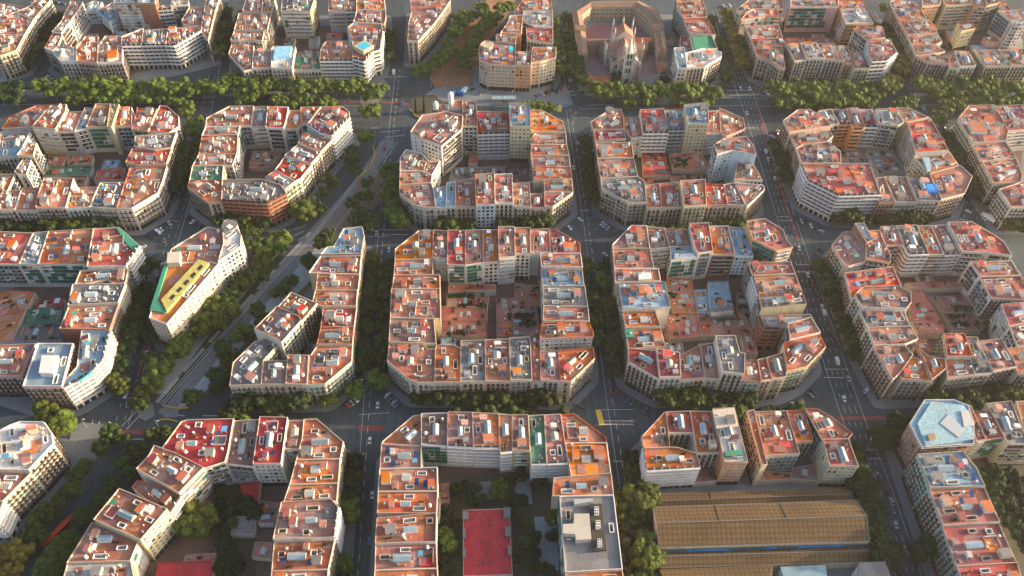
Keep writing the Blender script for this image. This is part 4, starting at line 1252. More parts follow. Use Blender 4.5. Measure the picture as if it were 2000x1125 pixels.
spots('Z',[(150,196),(176,194),(205,194),(235,196),(262,194),(290,196),(318,192),(345,200),(365,215),(380,240),(385,262)],'lime','large green tree behind the first block, second row',g+' 2',s=.85)
spots('Z',[(10,172),(32,175),(5,190),(28,194)],'dark','dark green tree at far left end of the avenue',g+' 3',s=1.2)
spots('Z',[(430,178),(452,165),(472,180),(492,166),(512,178),(532,170),(560,172),(582,180),(608,178),(632,172),(655,172),(680,180),(700,172),(722,185),(740,182)],'lime','large green tree on the avenue before third block, top row',g+' 4')
spots('Z',[(470,198),(488,195),(548,203),(572,205),(600,202),(640,205)],'lime','green tree behind the second block, second row',g+' 5',s=.8)
spots('Z',[(722,222)],'lime','large round tree alone beside the big junction',g+' 6'); spots('Z',[(716,270)],'lime','bright green tree on the corner below the junction',g+' 7',s=.85)
spots('Z',[(1160+i*21,178+(i%2)*8) for i in range(12)],'lime','large green tree on the avenue before the church block',g+' 8')
spots('Z',[(1030,214),(1052,208),(1074,212),(1228,204),(1262,200),(1330,203),(1380,204)],'lime','small green tree on the near pavement of the avenue',g+' 9',s=.7)
spots('Z',[(1512+i*22,176+(i%2)*10) for i in range(11)],'lime','large green tree on the avenue before sixth block, top row',g+' 10')
spots('Z',[(1525,204),(1550,202),(1575,206),(1602,203),(1630,206),(1662,204),(1690,206),(1755,214),(1775,205)],'lime','green tree behind the fifth block, second row',g+' 11',s=.85)
spots('Z',[(1800+i*21,172+(i%2)*9) for i in range(10)],'lime','large green tree on the avenue before seventh block, top row',g+' 12')
spots('Z',[(1845,212),(1868,205),(1890,198),(1915,200),(1940,200),(1965,200),(1990,200),(1830,235)],'lime','green tree behind the sixth block, second row',g+' 13',s=.85)
spots('F3',[(250,690),(330,650),(430,560),(480,440),(560,340),(650,240),(700,160),(800,100),(840,170),(830,270),(750,340),(400,620),(560,270),(640,560),(660,650),(690,540),(720,450),(880,240),(950,180),(1010,110),(1060,80),(590,180),(500,520),(170,720)],'lime','green tree beside the red soil of the diagonal avenue','trees of the far diagonal avenue',s=.8)
spots('F3',[(1600,690),(1690,640),(1730,560),(1740,720),(1560,560),(1630,170),(1500,230),(1520,330),(1560,450)],'street','tree on the street left of the church block','trees left of the church block')
spots('F3',[(1430,925),(1490,850),(1530,915),(1790,925),(1800,840)],'street','small round tree on the paved corner before the church street','small corner trees',h=4,s=.32)
spots('F4',[(1790,160),(1815,250),(1850,350),(1880,440),(1900,520),(1930,600),(1960,700)],'autumn','yellowish tree on street left of sixth block, top row','autumn trees by sixth block, top row')
spots('F4',[(1700,440),(1720,500),(1640,220),(1780,780),(1800,850)],'street','tree right of the church block apartments','trees right of the church block')
spots('F4',[(560,880),(590,830),(1120,880),(1250,960)],'dark','dark tree at the foot of the church','trees at the foot of the church',s=.7)
spots('F6',[(310,620),(330,700),(350,780),(380,660),(200,150),(180,90),(290,900),(230,860)],'autumn','yellowish tree between sixth and seventh blocks, top row','autumn trees between top blocks')
spots('G',[(640,925),(670,945),(800,975),(830,925),(905,830),(870,860),(985,745),(1010,700),(1105,640),(1120,600),(1180,560),(1200,600),(1230,490),(1265,540),(1180,505)],'lime','bright green tree on the pavement in front of flatiron building','trees before the flatiron block',s=.7,h=9)
spots('G',[(770,500),(740,610),(830,660),(790,560),(830,780),(770,1035),(840,940),(1330,380),(1300,420),(1340,330)],'street','tree in the street around flatiron building','trees around the flatiron block',s=.85)
spots('G',[(1060,1000),(1180,870),(1250,800),(1235,900),(1340,650),(1230,720),(1250,1090),(1310,1075),(250,1100),(1190,930)],'street','tree beside the pale construction ground of the diagonal','trees beside the construction ground',s=.85)
spots('H',[(290,150),(345,130),(190,140),(220,250),(260,220),(230,310),(150,350),(60,420),(20,500),(20,540),(100,350)],'street','tree on left bank of the tram tracks above the crossing','trees left of the tram tracks')
spots('H',[(20,740),(60,760),(160,660),(215,510),(240,560),(330,410),(360,380),(570,130),(600,110),(490,220),(510,250),(410,340),(60,830),(30,870)],'street','tree on right bank of tram tracks beside second block, third row','trees right of the tram tracks',s=.85)
spots('H',[(130,660),(610,1010),(280,1050),(340,1040),(760,960),(890,910)],'lime','bright green tree at the corners under second block, third row','bright corner trees, second block, third row',s=.7)
spots('Q',[(1220,410),(1240,460),(1195,470),(1240,540),(1060,600),(1090,620),(1015,690),(960,790),(930,770),(1000,810)],'street','tree along the diagonal pavement of second block, second row','trees below the second block, second row',s=.85)
spots('Q',[(875,830),(905,850),(690,1060),(735,1030),(640,1090)],'lime','bright tree beside the diagonal crossing','bright trees at the diagonal crossing',s=.8)
spots('Q',[(550,1050),(570,950),(520,960),(1330,620),(1270,720),(1330,720),(1265,830),(1310,850),(1220,760),(1240,880),(1370,870),(1350,930),(1020,1010),(1060,980)],'street','tree in the small park between diagonal and street','trees of the small wedge park',s=.8)
spots('R',[(45,640),(60,720),(65,800),(90,880),(110,960),(70,930)],'lime','bright tree left of third block, second row','bright trees left of third block, second row',s=.85)
spots('I',[(760,210),(700,240),(665,290),(820,230),(720,180),(800,380),(860,330),(900,420),(840,450),(910,300),(1000,200),(1060,190),(1110,200),(700,500),(730,530),(670,620),(690,650),(610,710),(650,720),(520,740),(570,760),(540,710)],'street','tree on right side of tree-lined diagonal, second block','trees right of the near diagonal',s=.72)
spots('I',[(380,940),(430,920),(340,1020),(400,1010),(300,1090),(350,1080),(460,900),(380,1100)],'lime','bright tree beside the red bus','trees beside the red bus',s=.62)
spots('I',[(565,400),(530,420),(500,460),(460,580),(420,600),(490,560),(300,690),(340,720),(240,760),(180,850),(220,830),(270,870),(380,640)],'street','tree on left side of near diagonal avenue','trees left of the near diagonal',s=.72)
spots('I',[(110,930),(60,960),(150,970),(90,1010),(40,1090),(90,1100),(20,1000)],'autumn','yellowing tree at bottom left beside the avenue','yellow trees at bottom left',s=.72)
spots('I',[(420,130),(390,160),(300,60),(340,90)],'lime','bright tree behind the first block, front row','trees behind the first front block',s=.8)
spots('K',[(625,530),(580,560),(690,640),(740,630),(700,560),(640,610),(930,520),(1000,470),(1095,540),(1120,510),(960,640),(1010,640),(540,770),(500,740),(480,800),(520,700),(500,1050),(520,1090),(1090,880),(1210,880),(1090,980),(1090,1070),(1170,1100),(960,1020)],'dark','dark tree in garden of third block, front row','garden trees of third block, front row',h=6,s=.62)
spots('K',[(860,540),(490,865),(525,920),(850,590),(1215,760)],'lime','round bright tree in garden of third block, front row','bright garden trees of third block, front row',h=6,s=.5)
spots('J',[(290,735),(340,750),(280,810),(240,790)],'lime','big green tree inside courtyard of second block, front row','big courtyard trees',h=9,s=.8)
spots('J',[(450,900),(500,950),(540,1000),(480,1040),(560,1060),(440,1080),(520,1110),(440,560),(430,770),(500,690),(590,690),(640,690),(570,740),(620,650),(480,830),(600,770),(540,640),(660,720),(440,640),(450,480)],'dark','dark tree in garden of second block, front row','garden trees of second block, front row',h=7,s=.62)
spots('M',[(740,500),(800,530),(860,520),(760,610),(830,620),(900,620),(800,700),(880,700),(930,560),(760,720),(850,800),(920,760),(900,860),(960,680),(700,520),(950,930)],'dark','dark tree in the garden beside right front block','garden trees beside the right block',s=.85)
spots('M',[(80,310),(60,280),(110,290),(155,200),(190,210),(95,960),(60,990),(130,960),(320,950),(290,980),(0,770),(10,790)],'dark','tree at the edge of wide street on the right','trees beside the wide right street')
spots('L',[(60,640),(90,690),(40,600),(100,640),(110,960),(130,990),(90,1010)],'lime','bright tree at left end of the market hall','bright trees by the market hall',s=.85)
spots('L',[(1480,540),(1500,560),(1450,560),(1540,750),(1560,720),(1600,980),(1620,1010)],'dark','dark tree at right end of the market hall','dark trees by the market hall')
for x, y, nm_ in GAPS: tree_spot(x, y, 'dark', 'small dark tree in a courtyard of '+nm_, 'courtyard trees of '+nm_, .45)
def in_building(x, y):
    q = building_at(x, y, None); return q is not None
vis = []
for t in TREES:
    u, v, z = proj((t[0],t[1],8))
    if -60 < u < 2060 and -60 < v < 1200 and not in_building(t[0],t[1]): vis.append((z,t))
vis.sort(key=lambda q: q[0] if 'lime' != q[1][2] else q[0]*.8)
IND, REST = vis[:300], vis[300:]
def make_tree(t, i):
    x,y,kind,label,group,s = t
    cr, tk, H, rx, rz = KINDS[kind][i%4]
    rt = root('tree', label, 'tree', (x,y,.1), 0, group)
    ob('trunk', tk, rt, TRS(0,0,0,tr.random()*6,1,1,s)); ob('crown', cr, rt, TRS(0,0,(H-rz*.95)*s,tr.random()*6.28,s*tr.uniform(.92,1.08),s*tr.uniform(.92,1.08),s))
for i, (z,t) in enumerate(IND): make_tree(t, i)
import numpy as np
far = {k: [crown_mesh('far_crown_%s_%d'%(k,i), 50+i*9, KINDS[k][0][3], KINDS[k][0][4], None, 16, 900, 1) for i in range(3)] for k in KINDS}
arr = {k: [] for k in far}
for k in far:
    for me in far[k]:
        co = np.empty(len(me.vertices)*3, np.float32); me.vertices.foreach_get('co', co); arr[k].append((co.reshape(-1,3), [tuple(p.vertices) for p in me.polygons]))
V = []; F = []; MI = []; n0 = 0; ks = list(KINDS)
for i, (z,t) in enumerate(REST):
    x,y,kind,label,group,s = t; co, fc = arr[kind][i%3]; H, rz = KINDS[kind][0][2], KINDS[kind][0][4]
    a = tr.random()*6.28; c, sn = math.cos(a)*s, math.sin(a)*s
    q = np.stack([co[:,0]*c-co[:,1]*sn+x, co[:,0]*sn+co[:,1]*c+y, co[:,2]*s+(H-rz*.95)*s], 1); V.append(q)
    F += [tuple(v+n0 for v in f) for f in fc]; MI += [ks.index(kind)]*len(fc); n0 += len(co)
    m = MB(); m.tube((x,y,0),(x,y,(H-rz)*s),.28,.2,5); V.append(np.array(m.v, np.float32)); F += [tuple(v+n0 for v in f) for f in m.f]; MI += [4]*len(m.f); n0 += len(m.v)
if REST:
    me = bpy.data.meshes.new('far_trees'); me.from_pydata(np.concatenate(V).tolist(), [], F)
    for k in ks: me.materials.append(KINDS[k][0][0].materials[0])
    me.materials.append(M_BARK); me.polygons.foreach_set('material_index', MI); me.update()
    o = ob('tree_rows', me); tag(o, 'more distant street trees lining the farther streets and avenue', 'trees', None, 'stuff')
print('trees', len(TREES), 'individual', len(IND), 'rest', len(REST))
# cypresses and palms
def cypress(x, y, h, label):
    r = random.Random(int(x)); m = MB()
    for _ in range(700):
        z = r.uniform(.03,1)*h; R_ = .95*math.sin(min(1,(1-z/h)*1.25+.02)*1.5)*r.uniform(.6,1.1); a = r.uniform(0,6.28)
        c = Vector((math.cos(a)*R_, math.sin(a)*R_, z)); s = r.uniform(.18,.4); d = Vector((math.cos(a),math.sin(a),.3)).normalized(); u = Vector((0,0,1)); w_ = d.cross(u)
        m.quad(c-w_*s-u*s*1.6,c+w_*s-u*s*1.6,c+w_*s*.5+u*s*1.6,c-w_*s*.5+u*s*1.6)
    m.cyl(0,0,.3,h*.97,.75,.05,8)
    rt = root('cypress_tree', label, 'tree', (x,y,.1), 0, 'cypresses on the round island'); ob('crown', m.mesh('cypress_crown',[M_LEAF[2]]), rt)
    t = MB(); t.tube((0,0,-.1),(0,0,1.2),.2,.18,6); ob('trunk', t.mesh('cypress_trunk',[M_BARK]), rt)
for (px,py), lb in (((813,222),'leftmost dark cypress on the round island by the big junction'),((829,219),'rightmost dark cypress on the round island by the big junction')):
    p = unp(px,py,0); cypress(p.x,p.y,15,lb)
def palm(x, y, lb, h=7):
    r = random.Random(int(x*3)); rt = root('palm_tree', lb, 'palm', (x,y,.15), 0, 'palms in the block gardens'); t = MB(); t.tube((0,0,-.1),(0,0,h),.32,.25,8); ob('trunk', t.mesh('palm_trunk',[M_BARK]), rt)
    m = MB()
    for i in range(34):
        a = i*2.4; L = r.uniform(3.0,3.9); up = r.uniform(-.1,1.5); pr = None
        for k in range(6):
            q = k/5; rr = L*q; z = h+up*rr*.5-(.17+.05*up)*rr*rr; c = Vector((math.cos(a)*rr, math.sin(a)*rr, z)); w_ = Vector((-math.sin(a), math.cos(a), 0))*(.42*math.sin(.35+2.6*q)+.03)
            if pr: m.quad(pr[0]-pr[1],pr[0]+pr[1],c+w_,c-w_)
            pr = (c, w_)
    ob('fronds', m.mesh('palm_fronds',[M_LEAF[0]]), rt)
for (c,x,y), lb in ((('K',1030,770),'upper palm beside the red hall roof in the garden'),(('K',1028,885),'lower palm beside the red hall roof in the garden'),(('K',985,705),'smallest palm just below the garden courtyard trees'),(('J',515,770),'palm among dark trees inside second block, front row')):
    p = at(c,x,y,7); palm(p.x,p.y,lb)
# lone conifer
# ---------------------------------------------------------------- distinctive roof parts
def extra(c, pts, h, dz, mt, name='roof_annex', dark=None):
    P = [at(c,x,y,h+dz) for x,y in pts]; P = [(p.x,p.y) for p in P]
    if area(P) < 0: P.reverse()
    cx, cy = sum(p[0] for p in P)/len(P), sum(p[1] for p in P)/len(P)
    q = building_at(cx,cy,None)
    if q is None: return
    ox, oy = q['c']; m = MB(); m.prism([(p[0]-ox,p[1]-oy) for p in P], h-1.3, h+dz, 0, 0)
    for (a,b,w_) in dark or ():
        m2 = P; d0, d1 = Vector(P[a]), Vector(P[b])
    return ob(name, m.mesh(name,[mt]), q['o'])
def clear(c, pts, h):
    """drop the random roof things standing inside this outline"""
    P = [at(c,x,y,h) for x,y in pts]; P = [(p.x,p.y) for p in P]; cx, cy = sum(p[0] for p in P)/len(P), sum(p[1] for p in P)/len(P)
    q = building_at(cx,cy,None)
    if q is None: return
    for o in list(q['o'].children):
        if o.name.split('.')[0] in ('skylight','stair_hut','chimney','air_conditioner','awning','planter','antenna','solar_panel','water_tank','ventilation_duct','terrace_surface','terrace_wall'):
            t = o.matrix_local.translation
            if inside((t.x+q['c'][0], t.y+q['c'][1]), P): bpy.data.objects.remove(o)
def swap(c, pts, h, dz, mt, name='roof_annex'): clear(c,pts,h); return extra(c,pts,h,dz,mt,name)
M_YBAND = mat('yellow_cladding',(.46,.40,.12),.8,.1,.3,1.5,.4,.5,kind='wall')
M_GRN = mat('green_roofing',(.05,.24,.14),.85,.1,.1,1,.3,.2)
swap('G',[(1090,243),(1150,262),(915,528),(884,464)],24,.7,M_YBAND,'yellow_skylight_band')
for i in range(5):
    t = i/4.6; x, y = 1095-175*t, 288+185*t
    extra('G',[(x-14,y+6),(x+8,y-16),(x+22,y-6),(x+0,y+18)],24,.8,M_DARK,'skylight_window')
swap('G',[(905,265),(924,268),(864,462),(914,530),(905,536),(822,520)],24,.25,M_GRN,'green_roof_strip')
swap('G',[(920,205),(990,200),(985,260),(915,262)],24,3,M_CREAM)
swap('G',[(640,72),(658,70),(760,165),(745,205),(690,150)],24,.2,M_GRN,'green_roof_strip')
swap('G',[(455,668),(548,655),(520,735),(440,735)],21,.3,M_PAVE,'pool_deck'); extra('G',[(467,672),(502,668),(490,708),(458,710)],21,.36,M_POOL,'pool')
swap('G',[(230,770),(318,770),(290,870),(212,865)],23,2.6,M_WHITE)
swap('K',[(1275,785),(1345,780),(1350,715),(1448,715),(1462,882),(1362,888),(1355,850),(1275,845)],22,3.0,mat('beige_roof',(.45,.42,.34),.9),'plant_room')
swap('K',[(1447,652),(1530,650),(1562,952),(1475,962)],22,.3,M_DARK,'plant_pit')
for i,(x,y) in enumerate(((1495,695),(1505,785),(1515,905))):
    extra('K',[(x-14,y-26),(x+14,y-26),(x+16,y+26),(x-14,y+26)],22,1.9,M_WHITE,'cooling_unit')
    for k in range(3):
        for s_ in (-1,1): extra('K',[(x+s_*7-4,y-18+k*18-5),(x+s_*7+4,y-18+k*18-5),(x+s_*7+4,y-18+k*18+5),(x+s_*7-4,y-18+k*18+5)],22,1.96,M_DARK,'fan')
swap('K',[(1345,620),(1470,615),(1475,635),(1350,655)],22,.9,M_METAL,'duct')
swap('L',[(528,66),(664,52),(690,170),(552,185)],24,.5,M_CREAM,'white_terrace')
swap('L',[(608,330),(700,318),(718,352),(610,362)],24,.2,M_GRN,'artificial_lawn')
swap('M',[(285,205),(365,80),(560,95),(600,150),(625,300),(335,345)],24,.2,mat('blue_roof_paint',(.24,.38,.42),.85,.1,.08,1,.4,.3,kind='wall'),'blue_roof')
swap('M',[(420,205),(470,150),(570,240),(530,290)],24,.5,M_METAL,'plant_unit')
swap('M',[(545,130),(590,125),(625,215),(565,225)],24,.8,M_CONC,'roof_annex')
swap('M',[(345,275),(385,265),(395,295),(355,308)],24,1.0,mat('hatch_brown',(.3,.18,.1),.9),'roof_hatch')
swap('V',[(660,590),(805,560),(808,625),(668,635)],8,1.6,RM['G'],'roof_annex')
swap('V',[(215,435),(278,435),(282,485),(218,488)],24,3,RM['T'],'roof_annex')
swap('V',[(132,712),(182,710),(185,760),(135,762)],20,.2,M_GRN,'artificial_lawn')
swap('V',[(215,358),(292,356),(298,398),(215,402)],21,1.2,M_WHITE,'roof_annex')
swap('V',[(440,240),(560,235),(572,262),(440,270)],21,.8,M_WHITE,'roof_annex')
swap('U',[(985,740),(1082,738),(1082,808),(985,812)],25,.2,M_AWN[0],'pale_roof_sheet')
swap('T',[(1060,480),(1110,482),(1120,560),(1095,575)],21,1.6,M_SKY,'roof_annex')
swap('T',[(1085,665),(1160,665),(1165,722),(1090,725)],21,1.0,M_BLUEP,'blue_awning')
swap('F2',[(1450,450),(1560,390),(1645,440),(1550,500)],23,3.2,WM['y'],'roof_pavilion'); extra('F2',[(1480,450),(1560,405),(1625,440),(1550,485)],23,3.26,M_POOL,'pavilion_skylight')
swap('F2',[(690,455),(850,448),(830,540),(670,560)],21,2.0,mat('blue_tarpaulin',(.25,.5,.68),.8,.3,.6,2,.6,.4),'blue_tarpaulin')
swap('F3',[(1068,448),(1110,448),(1112,492),(1070,492)],24,.2,M_POOL,'pool')
swap('F4',[(1420,405),(1580,395),(1600,540),(1440,540)],20,.2,M_GRN,'green_roof_strip')
swap('F5',[(610,300),(620,300),(620,310),(610,310)],20,.1,M_WHITE)
for (x0,y0,x1,y1) in ((617,700,655,750),(885,675,930,740),(617,812,636,875),(895,800,935,862),(617,940,638,1000),(915,925,938,985)):
    extra('K',[(x0,y0),(x1,y0),(x1,y1),(x0,y1)],9,1.0,RM['G'],'plant_box')
M_MARK = mat('worn_roof_mark',(.20,.05,.05),.9)
for (x,y) in ((752,778),(795,778),(775,838),(757,908),(798,905),(780,968),(727,1035),(760,1035),(800,1035)):
    extra('K',[(x-7,y-18),(x+7,y-18),(x+7,y+18),(x-7,y+18)],9,-.35,M_MARK,'roof_hatch')
for (x0,y0,x1,y1) in ((60,1040,370,1046),(150,1050,156,1120),(250,1050,256,1120),(200,1046,204,1120)):
    extra('J',[(x0,y0),(x1,y0),(x1,y1),(x0,y1)],6,-.3,M_MARK,'roof_seam')
def greens(c, x0, y0, x1, y1, n, h=5):
    for _ in range(n):
        p = at(c, tr.uniform(x0,x1), tr.uniform(y0,y1), h); q = building_at(p.x,p.y,None)
        if q is None or q['h'] > 11: continue
        ob('planter', PLNT[tr.randrange(3)], q['o'], TRS(p.x-q['c'][0], p.y-q['c'][1], q['h']-.6, tr.random()*3, 1.1, 1.6, 1.2))
greens('U',400,450,715,478,26); greens('U',780,585,945,610,16); greens('U',845,625,955,665,12); greens('U',400,520,640,540,10); greens('U',400,700,520,725,8)
greens('W',925,610,1085,640,16); greens('W',905,655,1060,685,14); greens('W',940,715,1180,745,16); greens('V',400,410,440,600,8); greens('V',850,560,930,600,6); greens('S',660,490,790,545,18); greens('S',740,590,900,620,8); greens('P',480,480,620,500,8); greens('H',0,0,1,1,0)
def round_turret(c, x, y, h, r_, h0, h1, mt, name, dome=True, pin=False):
    p = at(c,x,y,h); q = building_at(p.x,p.y,None)
    if q is None: return
    X, Y = p.x-q['c'][0], p.y-q['c'][1]; m = MB(); m.cyl(X,Y,h0,h1,r_,r_,24,0,cap=False); m.cyl(X,Y,h1,h1+.3,r_+.25,r_+.25,24,0 if dome else 1)
    if dome:
        pr = r_
        for k in range(6):
            a0, a1 = k*math.pi/12, (k+1)*math.pi/12
            m.cyl(X,Y,h1+.3+r_*math.sin(a0)*1.1,h1+.3+r_*math.sin(a1)*1.1,r_*math.cos(a0),max(r_*math.cos(a1),.0),24,1,cap=False)
        m.cyl(X,Y,h1+.2+r_*1.1,h1+1.8+r_*1.1,.25,.0,6,1)
    if pin:
        for k in range(12):
            a = k*math.pi/6; m.cyl(X+math.cos(a)*r_,Y+math.sin(a)*r_,h1,h1+2.2,.3,.0,5,0)
    ob(name, m.mesh(name,[mt, M_WHITE if dome else RM['G'] if not pin else mt]), q['o'])
round_turret('F3',862,440,27,4.0,22,27,WM['s'],'round_turret',False,True)
round_turret('R',356,185,22,1.9,21,26,M_WHITE,'domed_turret'); round_turret('R',456,70,31,2.0,21,28.5,M_WHITE,'domed_turret')
round_turret('S',250,140,22,3.0,19,20.5,M_METAL,'corner_turret',False)
round_turret('G',1262,58,26.3,4.6,0,26.5,WM['w'],'round_corner_tower',False)
# hotel sign on the corner building of the first block, third row
p = at('G',437,908,22.6); q_ = at('G',505,860,22.6); d = (q_-p); L = d.length; d.normalize(); n_ = Vector((d.y,-d.x,0))
if n_.dot(CAM-p) < 0: n_ = -n_
hb = building_at(*at('G',520,760,21)[:2], None)
if hb:
    ox = Vector((hb['c'][0],hb['c'][1],0)); m = MB(); up = Vector((0,0,2.6)); a = p-ox+n_*.5; b_ = q_-ox+n_*.5; a.z = b_.z = 20.6
    m.quad(a,b_,b_+up,a+up); m.quad(a-n_*.4,b_-n_*.4,b_-n_*.4+up,a-n_*.4+up); m.quad(a+up,b_+up,b_+up-n_*.4,a+up-n_*.4); m.quad(a,a+up,a+up-n_*.4,a-n_*.4); m.quad(b_,b_+up,b_+up-n_*.4,b_-n_*.4)
    so_ = ob('hotel_sign', m.mesh('hotel_sign',[mat('teal_sign',(.0,.30,.32),.6)]), hb['o'])
    cu = bpy.data.curves.new('sign_lettering','FONT'); cu.body = 'oecha'; cu.size = 2.6; cu.extrude = .05; cu.align_x = 'CENTER'; cu.align_y = 'CENTER'
    to = bpy.data.objects.new('tmp',cu); COL.objects.link(to); dg = bpy.context.evaluated_depsgraph_get(); me = bpy.data.meshes.new_from_object(to.evaluated_get(dg)); bpy.data.objects.remove(to)
    me.materials.clear(); me.materials.append(M_WHITE)
    c_ = (a+b_)/2+up/2+n_*.08
    X = d if d.cross(Vector((0,0,1))).dot(n_) > 0 else -d
    Mx = Matrix(((X.x,0,n_.x,c_.x),(X.y,0,n_.y,c_.y),(0,1,0,c_.z),(0,0,0,1)))
    lt = ob('sign_lettering', me, so_); lt.matrix_local = Mx
# ---------------------------------------------------------------- market hall
def gable_band(m, pts, zs, mi=0, mw=1):
    """pts: list of three lines (left,right) back eave, ridge, front eave in pixels of L"""
    P = [(at('L',*a,z), at('L',*b,z)) for (a,b),z in zip(pts, zs)]
    for k in (0,1): m.quad(P[k+1][0],P[k+1][1],P[k][1],P[k][0],mi)
    for s in (0,1):
        m.poly([P[0][s],P[1][s],P[2][s]],mw)
        A, B = P[0][s].copy(), P[2][s].copy(); A2, B2 = A.copy(), B.copy(); A2.z = B2.z = 0; m.quad(A,B,B2,A2,mw)
    for k in (0,2):
        A, B = P[k]; A2, B2 = A.copy(), B.copy(); A2.z = B2.z = 0; m.quad(A,B,B2,A2,mw)
    return P
mc = at('L',830,800,0); mk = root('market_hall','long market hall with three tiled gable roofs and a blue painted wall strip','market hall',(mc.x,mc.y,0))
def mpart(nm, m, mats):
    m.v = [(v[0]-mc.x,v[1]-mc.y,v[2]) for v in m.v]; return ob(nm, m.mesh(nm,mats), mk)
M_SAND = WM['s']
for nm, pts, zs in (('back_aisle_roof',[((125,603),(1395,562)),((135,650),(1415,603)),((145,686),(1428,640))],(8,10,8)),
                    ('nave_roof',[((150,690),(1445,643)),((172,790),(1508,742)),((185,943),(1527,903))],(14,17.5,13)),
                    ('front_aisle_roof',[((188,972),(1520,930)),((190,1002),(1540,962)),((195,1072),(1548,1035))],(8,9.6,7))):
    m = MB(); P = gable_band(m, pts, zs); mpart(nm, m, [M_TILE, M_SAND])
    m = MB(); A, B = P[1]; m.tube(A+Vector((0,0,.1)),B+Vector((0,0,.1)),.3,.3,4)
    for f in (.3,.62):
        for k in (0,2):
            C = A.lerp(B,f)+Vector((0,0,.15)); D = P[k][0].lerp(P[k][1],f)+Vector((0,0,.15)); 
            if k == 0 or f in (.4,.82): m.tube(C,D,.14,.14,4)
    mpart('roof_ridge', m, [mat('ridge_zinc',(.13,.125,.11),.7)])
    m = MB()
    for k in (0,2): m.tube(P[k][0]+Vector((0,0,.05)),P[k][1]+Vector((0,0,.05)),.2,.2,4)
    for s in (0,1):
        for k in (0,1): m.tube(P[k][s],P[k+1][s],.22,.22,4)
    mpart('gutter', m, [mat('gutter_zinc',(.15,.145,.13),.7)])
A, B = at('L',190,960,11.0), at('L',1524,918,11.0); A2, B2 = A.copy(), B.copy(); A2.z = B2.z = 8.6; dd = (B-A).normalized(); nn = Vector((dd.y,-dd.x,0)); m = MB()
for f0,f1,mi in ((0,.13,1),(.13,.34,0),(.34,.5,1),(.5,.56,0),(.56,.66,1),(.66,.88,0),(.88,1,1)):
    m.quad(A2.lerp(B2,f0)+nn*.3,A2.lerp(B2,f1)+nn*.3,A.lerp(B,f1)+nn*.3,A.lerp(B,f0)+nn*.3,mi)
mpart('painted_wall', m, [M_BLUEP, mat('slate_paint',(.06,.12,.16),.8)])
# small buildings in front of the market
def simple_house(pts, h, ridge, rc, wc, label, name='market_annex'):
    P = [at('L',x,y,h) for x,y in pts]; cx = sum(p.x for p in P)/4; cy = sum(p.y for p in P)/4; P = [(p.x-cx,p.y-cy) for p in P]
    if area(P) < 0: P.reverse()
    rt = root(name, label, 'building', (cx,cy,0)); m = MB()
    for i in range(4): j=(i+1)%4; m.quad((*P[i],0),(*P[j],0),(*P[j],h),(*P[i],h))
    ob('wall', m.mesh('wall',[wc]), rt); m = MB(); e = inset(P,-.5); a = Vector(e[0]).lerp(Vector(e[3]),.5); b = Vector(e[1]).lerp(Vector(e[2]),.5)
    a2 = a.lerp(b,.06); b2 = a.lerp(b,.94)
    m.quad((*e[0],h),(*e[1],h),(*b2,h+ridge),(*a2,h+ridge)); m.quad((*e[2],h),(*e[3],h),(*a2,h+ridge),(*b2,h+ridge)); m.poly([(*e[3],h),(*e[0],h),(*a2,h+ridge)]); m.poly([(*e[1],h),(*e[2],h),(*b2,h+ridge)])
    ob('roof', m.mesh('roof',[rc]), rt)
simple_house([(195,1090),(905,1062),(915,1300),(195,1330)],7,3,M_TILE,M_SAND,'tiled low building in front of the market hall')
simple_house([(965,1072),(1240,1060),(1265,1200),(960,1220)],8,2,M_SKY,M_WHITE,'glass-roofed pavilion in front of the market hall')
simple_house([(1465,1045),(1625,1038),(1700,1260),(1420,1260)],12,.4,RM['G'],M_WHITE,'grey-roofed white building at lower right end of the market hall')
# ---------------------------------------------------------------- school
sc0 = at('F4',570,300,0); sch = root('school_building','brown-roofed school wings around a red schoolyard behind the church','school',(sc0.x,sc0.y,0))
def loc(p): return Vector((p.x-sc0.x, p.y-sc0.y, p.z))
OUT = [(175,585),(130,350),(98,115),(290,15),(560,8),(830,8),(1040,108),(1100,262),(1142,555)]; INN = [(270,578),(245,350),(205,165),(312,78),(560,74),(785,78),(905,165),(985,262),(1052,560)]
m = MB(); mr_ = MB(); M_BRN = mat('school_roof',(.20,.125,.09),.9,.1,.05,1,.4,.2,kind='wall'); M_BRK = mat('school_wall',(.33,.245,.165),.9,.1,.05,1,.3,.2,kind='wall')
O3 = [loc(at('F4',*p,13)) for p in OUT]; I3 = [loc(at('F4',*p,13)) for p in INN]
for i in range(len(OUT)-1):
    a,b,c,d_ = O3[i],O3[i+1],I3[i+1],I3[i]; ra, rb = (a+d_)/2+Vector((0,0,1.8)), (b+c)/2+Vector((0,0,1.8))
    mr_.quad(a,b,rb,ra); mr_.quad(ra,rb,c,d_)
    for s,e in ((b,a),(d_,c)): m.quad(Vector((s.x,s.y,0)),Vector((e.x,e.y,0)),e,s)
    L = (c-d_).length; dd = (c-d_).normalized(); nn = Vector((dd.y,-dd.x,0)); 
    if (sc0-sc0-(c+d_)/2).dot(nn) < 0: nn = -nn
    if L > 6:
        nb = int(L/3.6); rz = math.atan2(-nn.x, nn.y)
        for q in range(nb):
            for k in range(3):
                pp = d_+dd*(L*(q+.5)/nb); ob('window', WIN['w'][0], sch, TRS(pp.x,pp.y,1.2+4*k,rz,1.2,1,1.35))
for i in (0,-1):
    a, c = O3[i], I3[i]; r_ = (a+c)/2+Vector((0,0,1.8)); m.poly([a,r_,c] if i else [c,r_,a]); m.quad(Vector((a.x,a.y,0)),Vector((c.x,c.y,0)),c,a)
ob('wall', m.mesh('school_wall',[M_BRK]), sch); ob('roof', mr_.mesh('school_roof',[M_BRN]), sch)
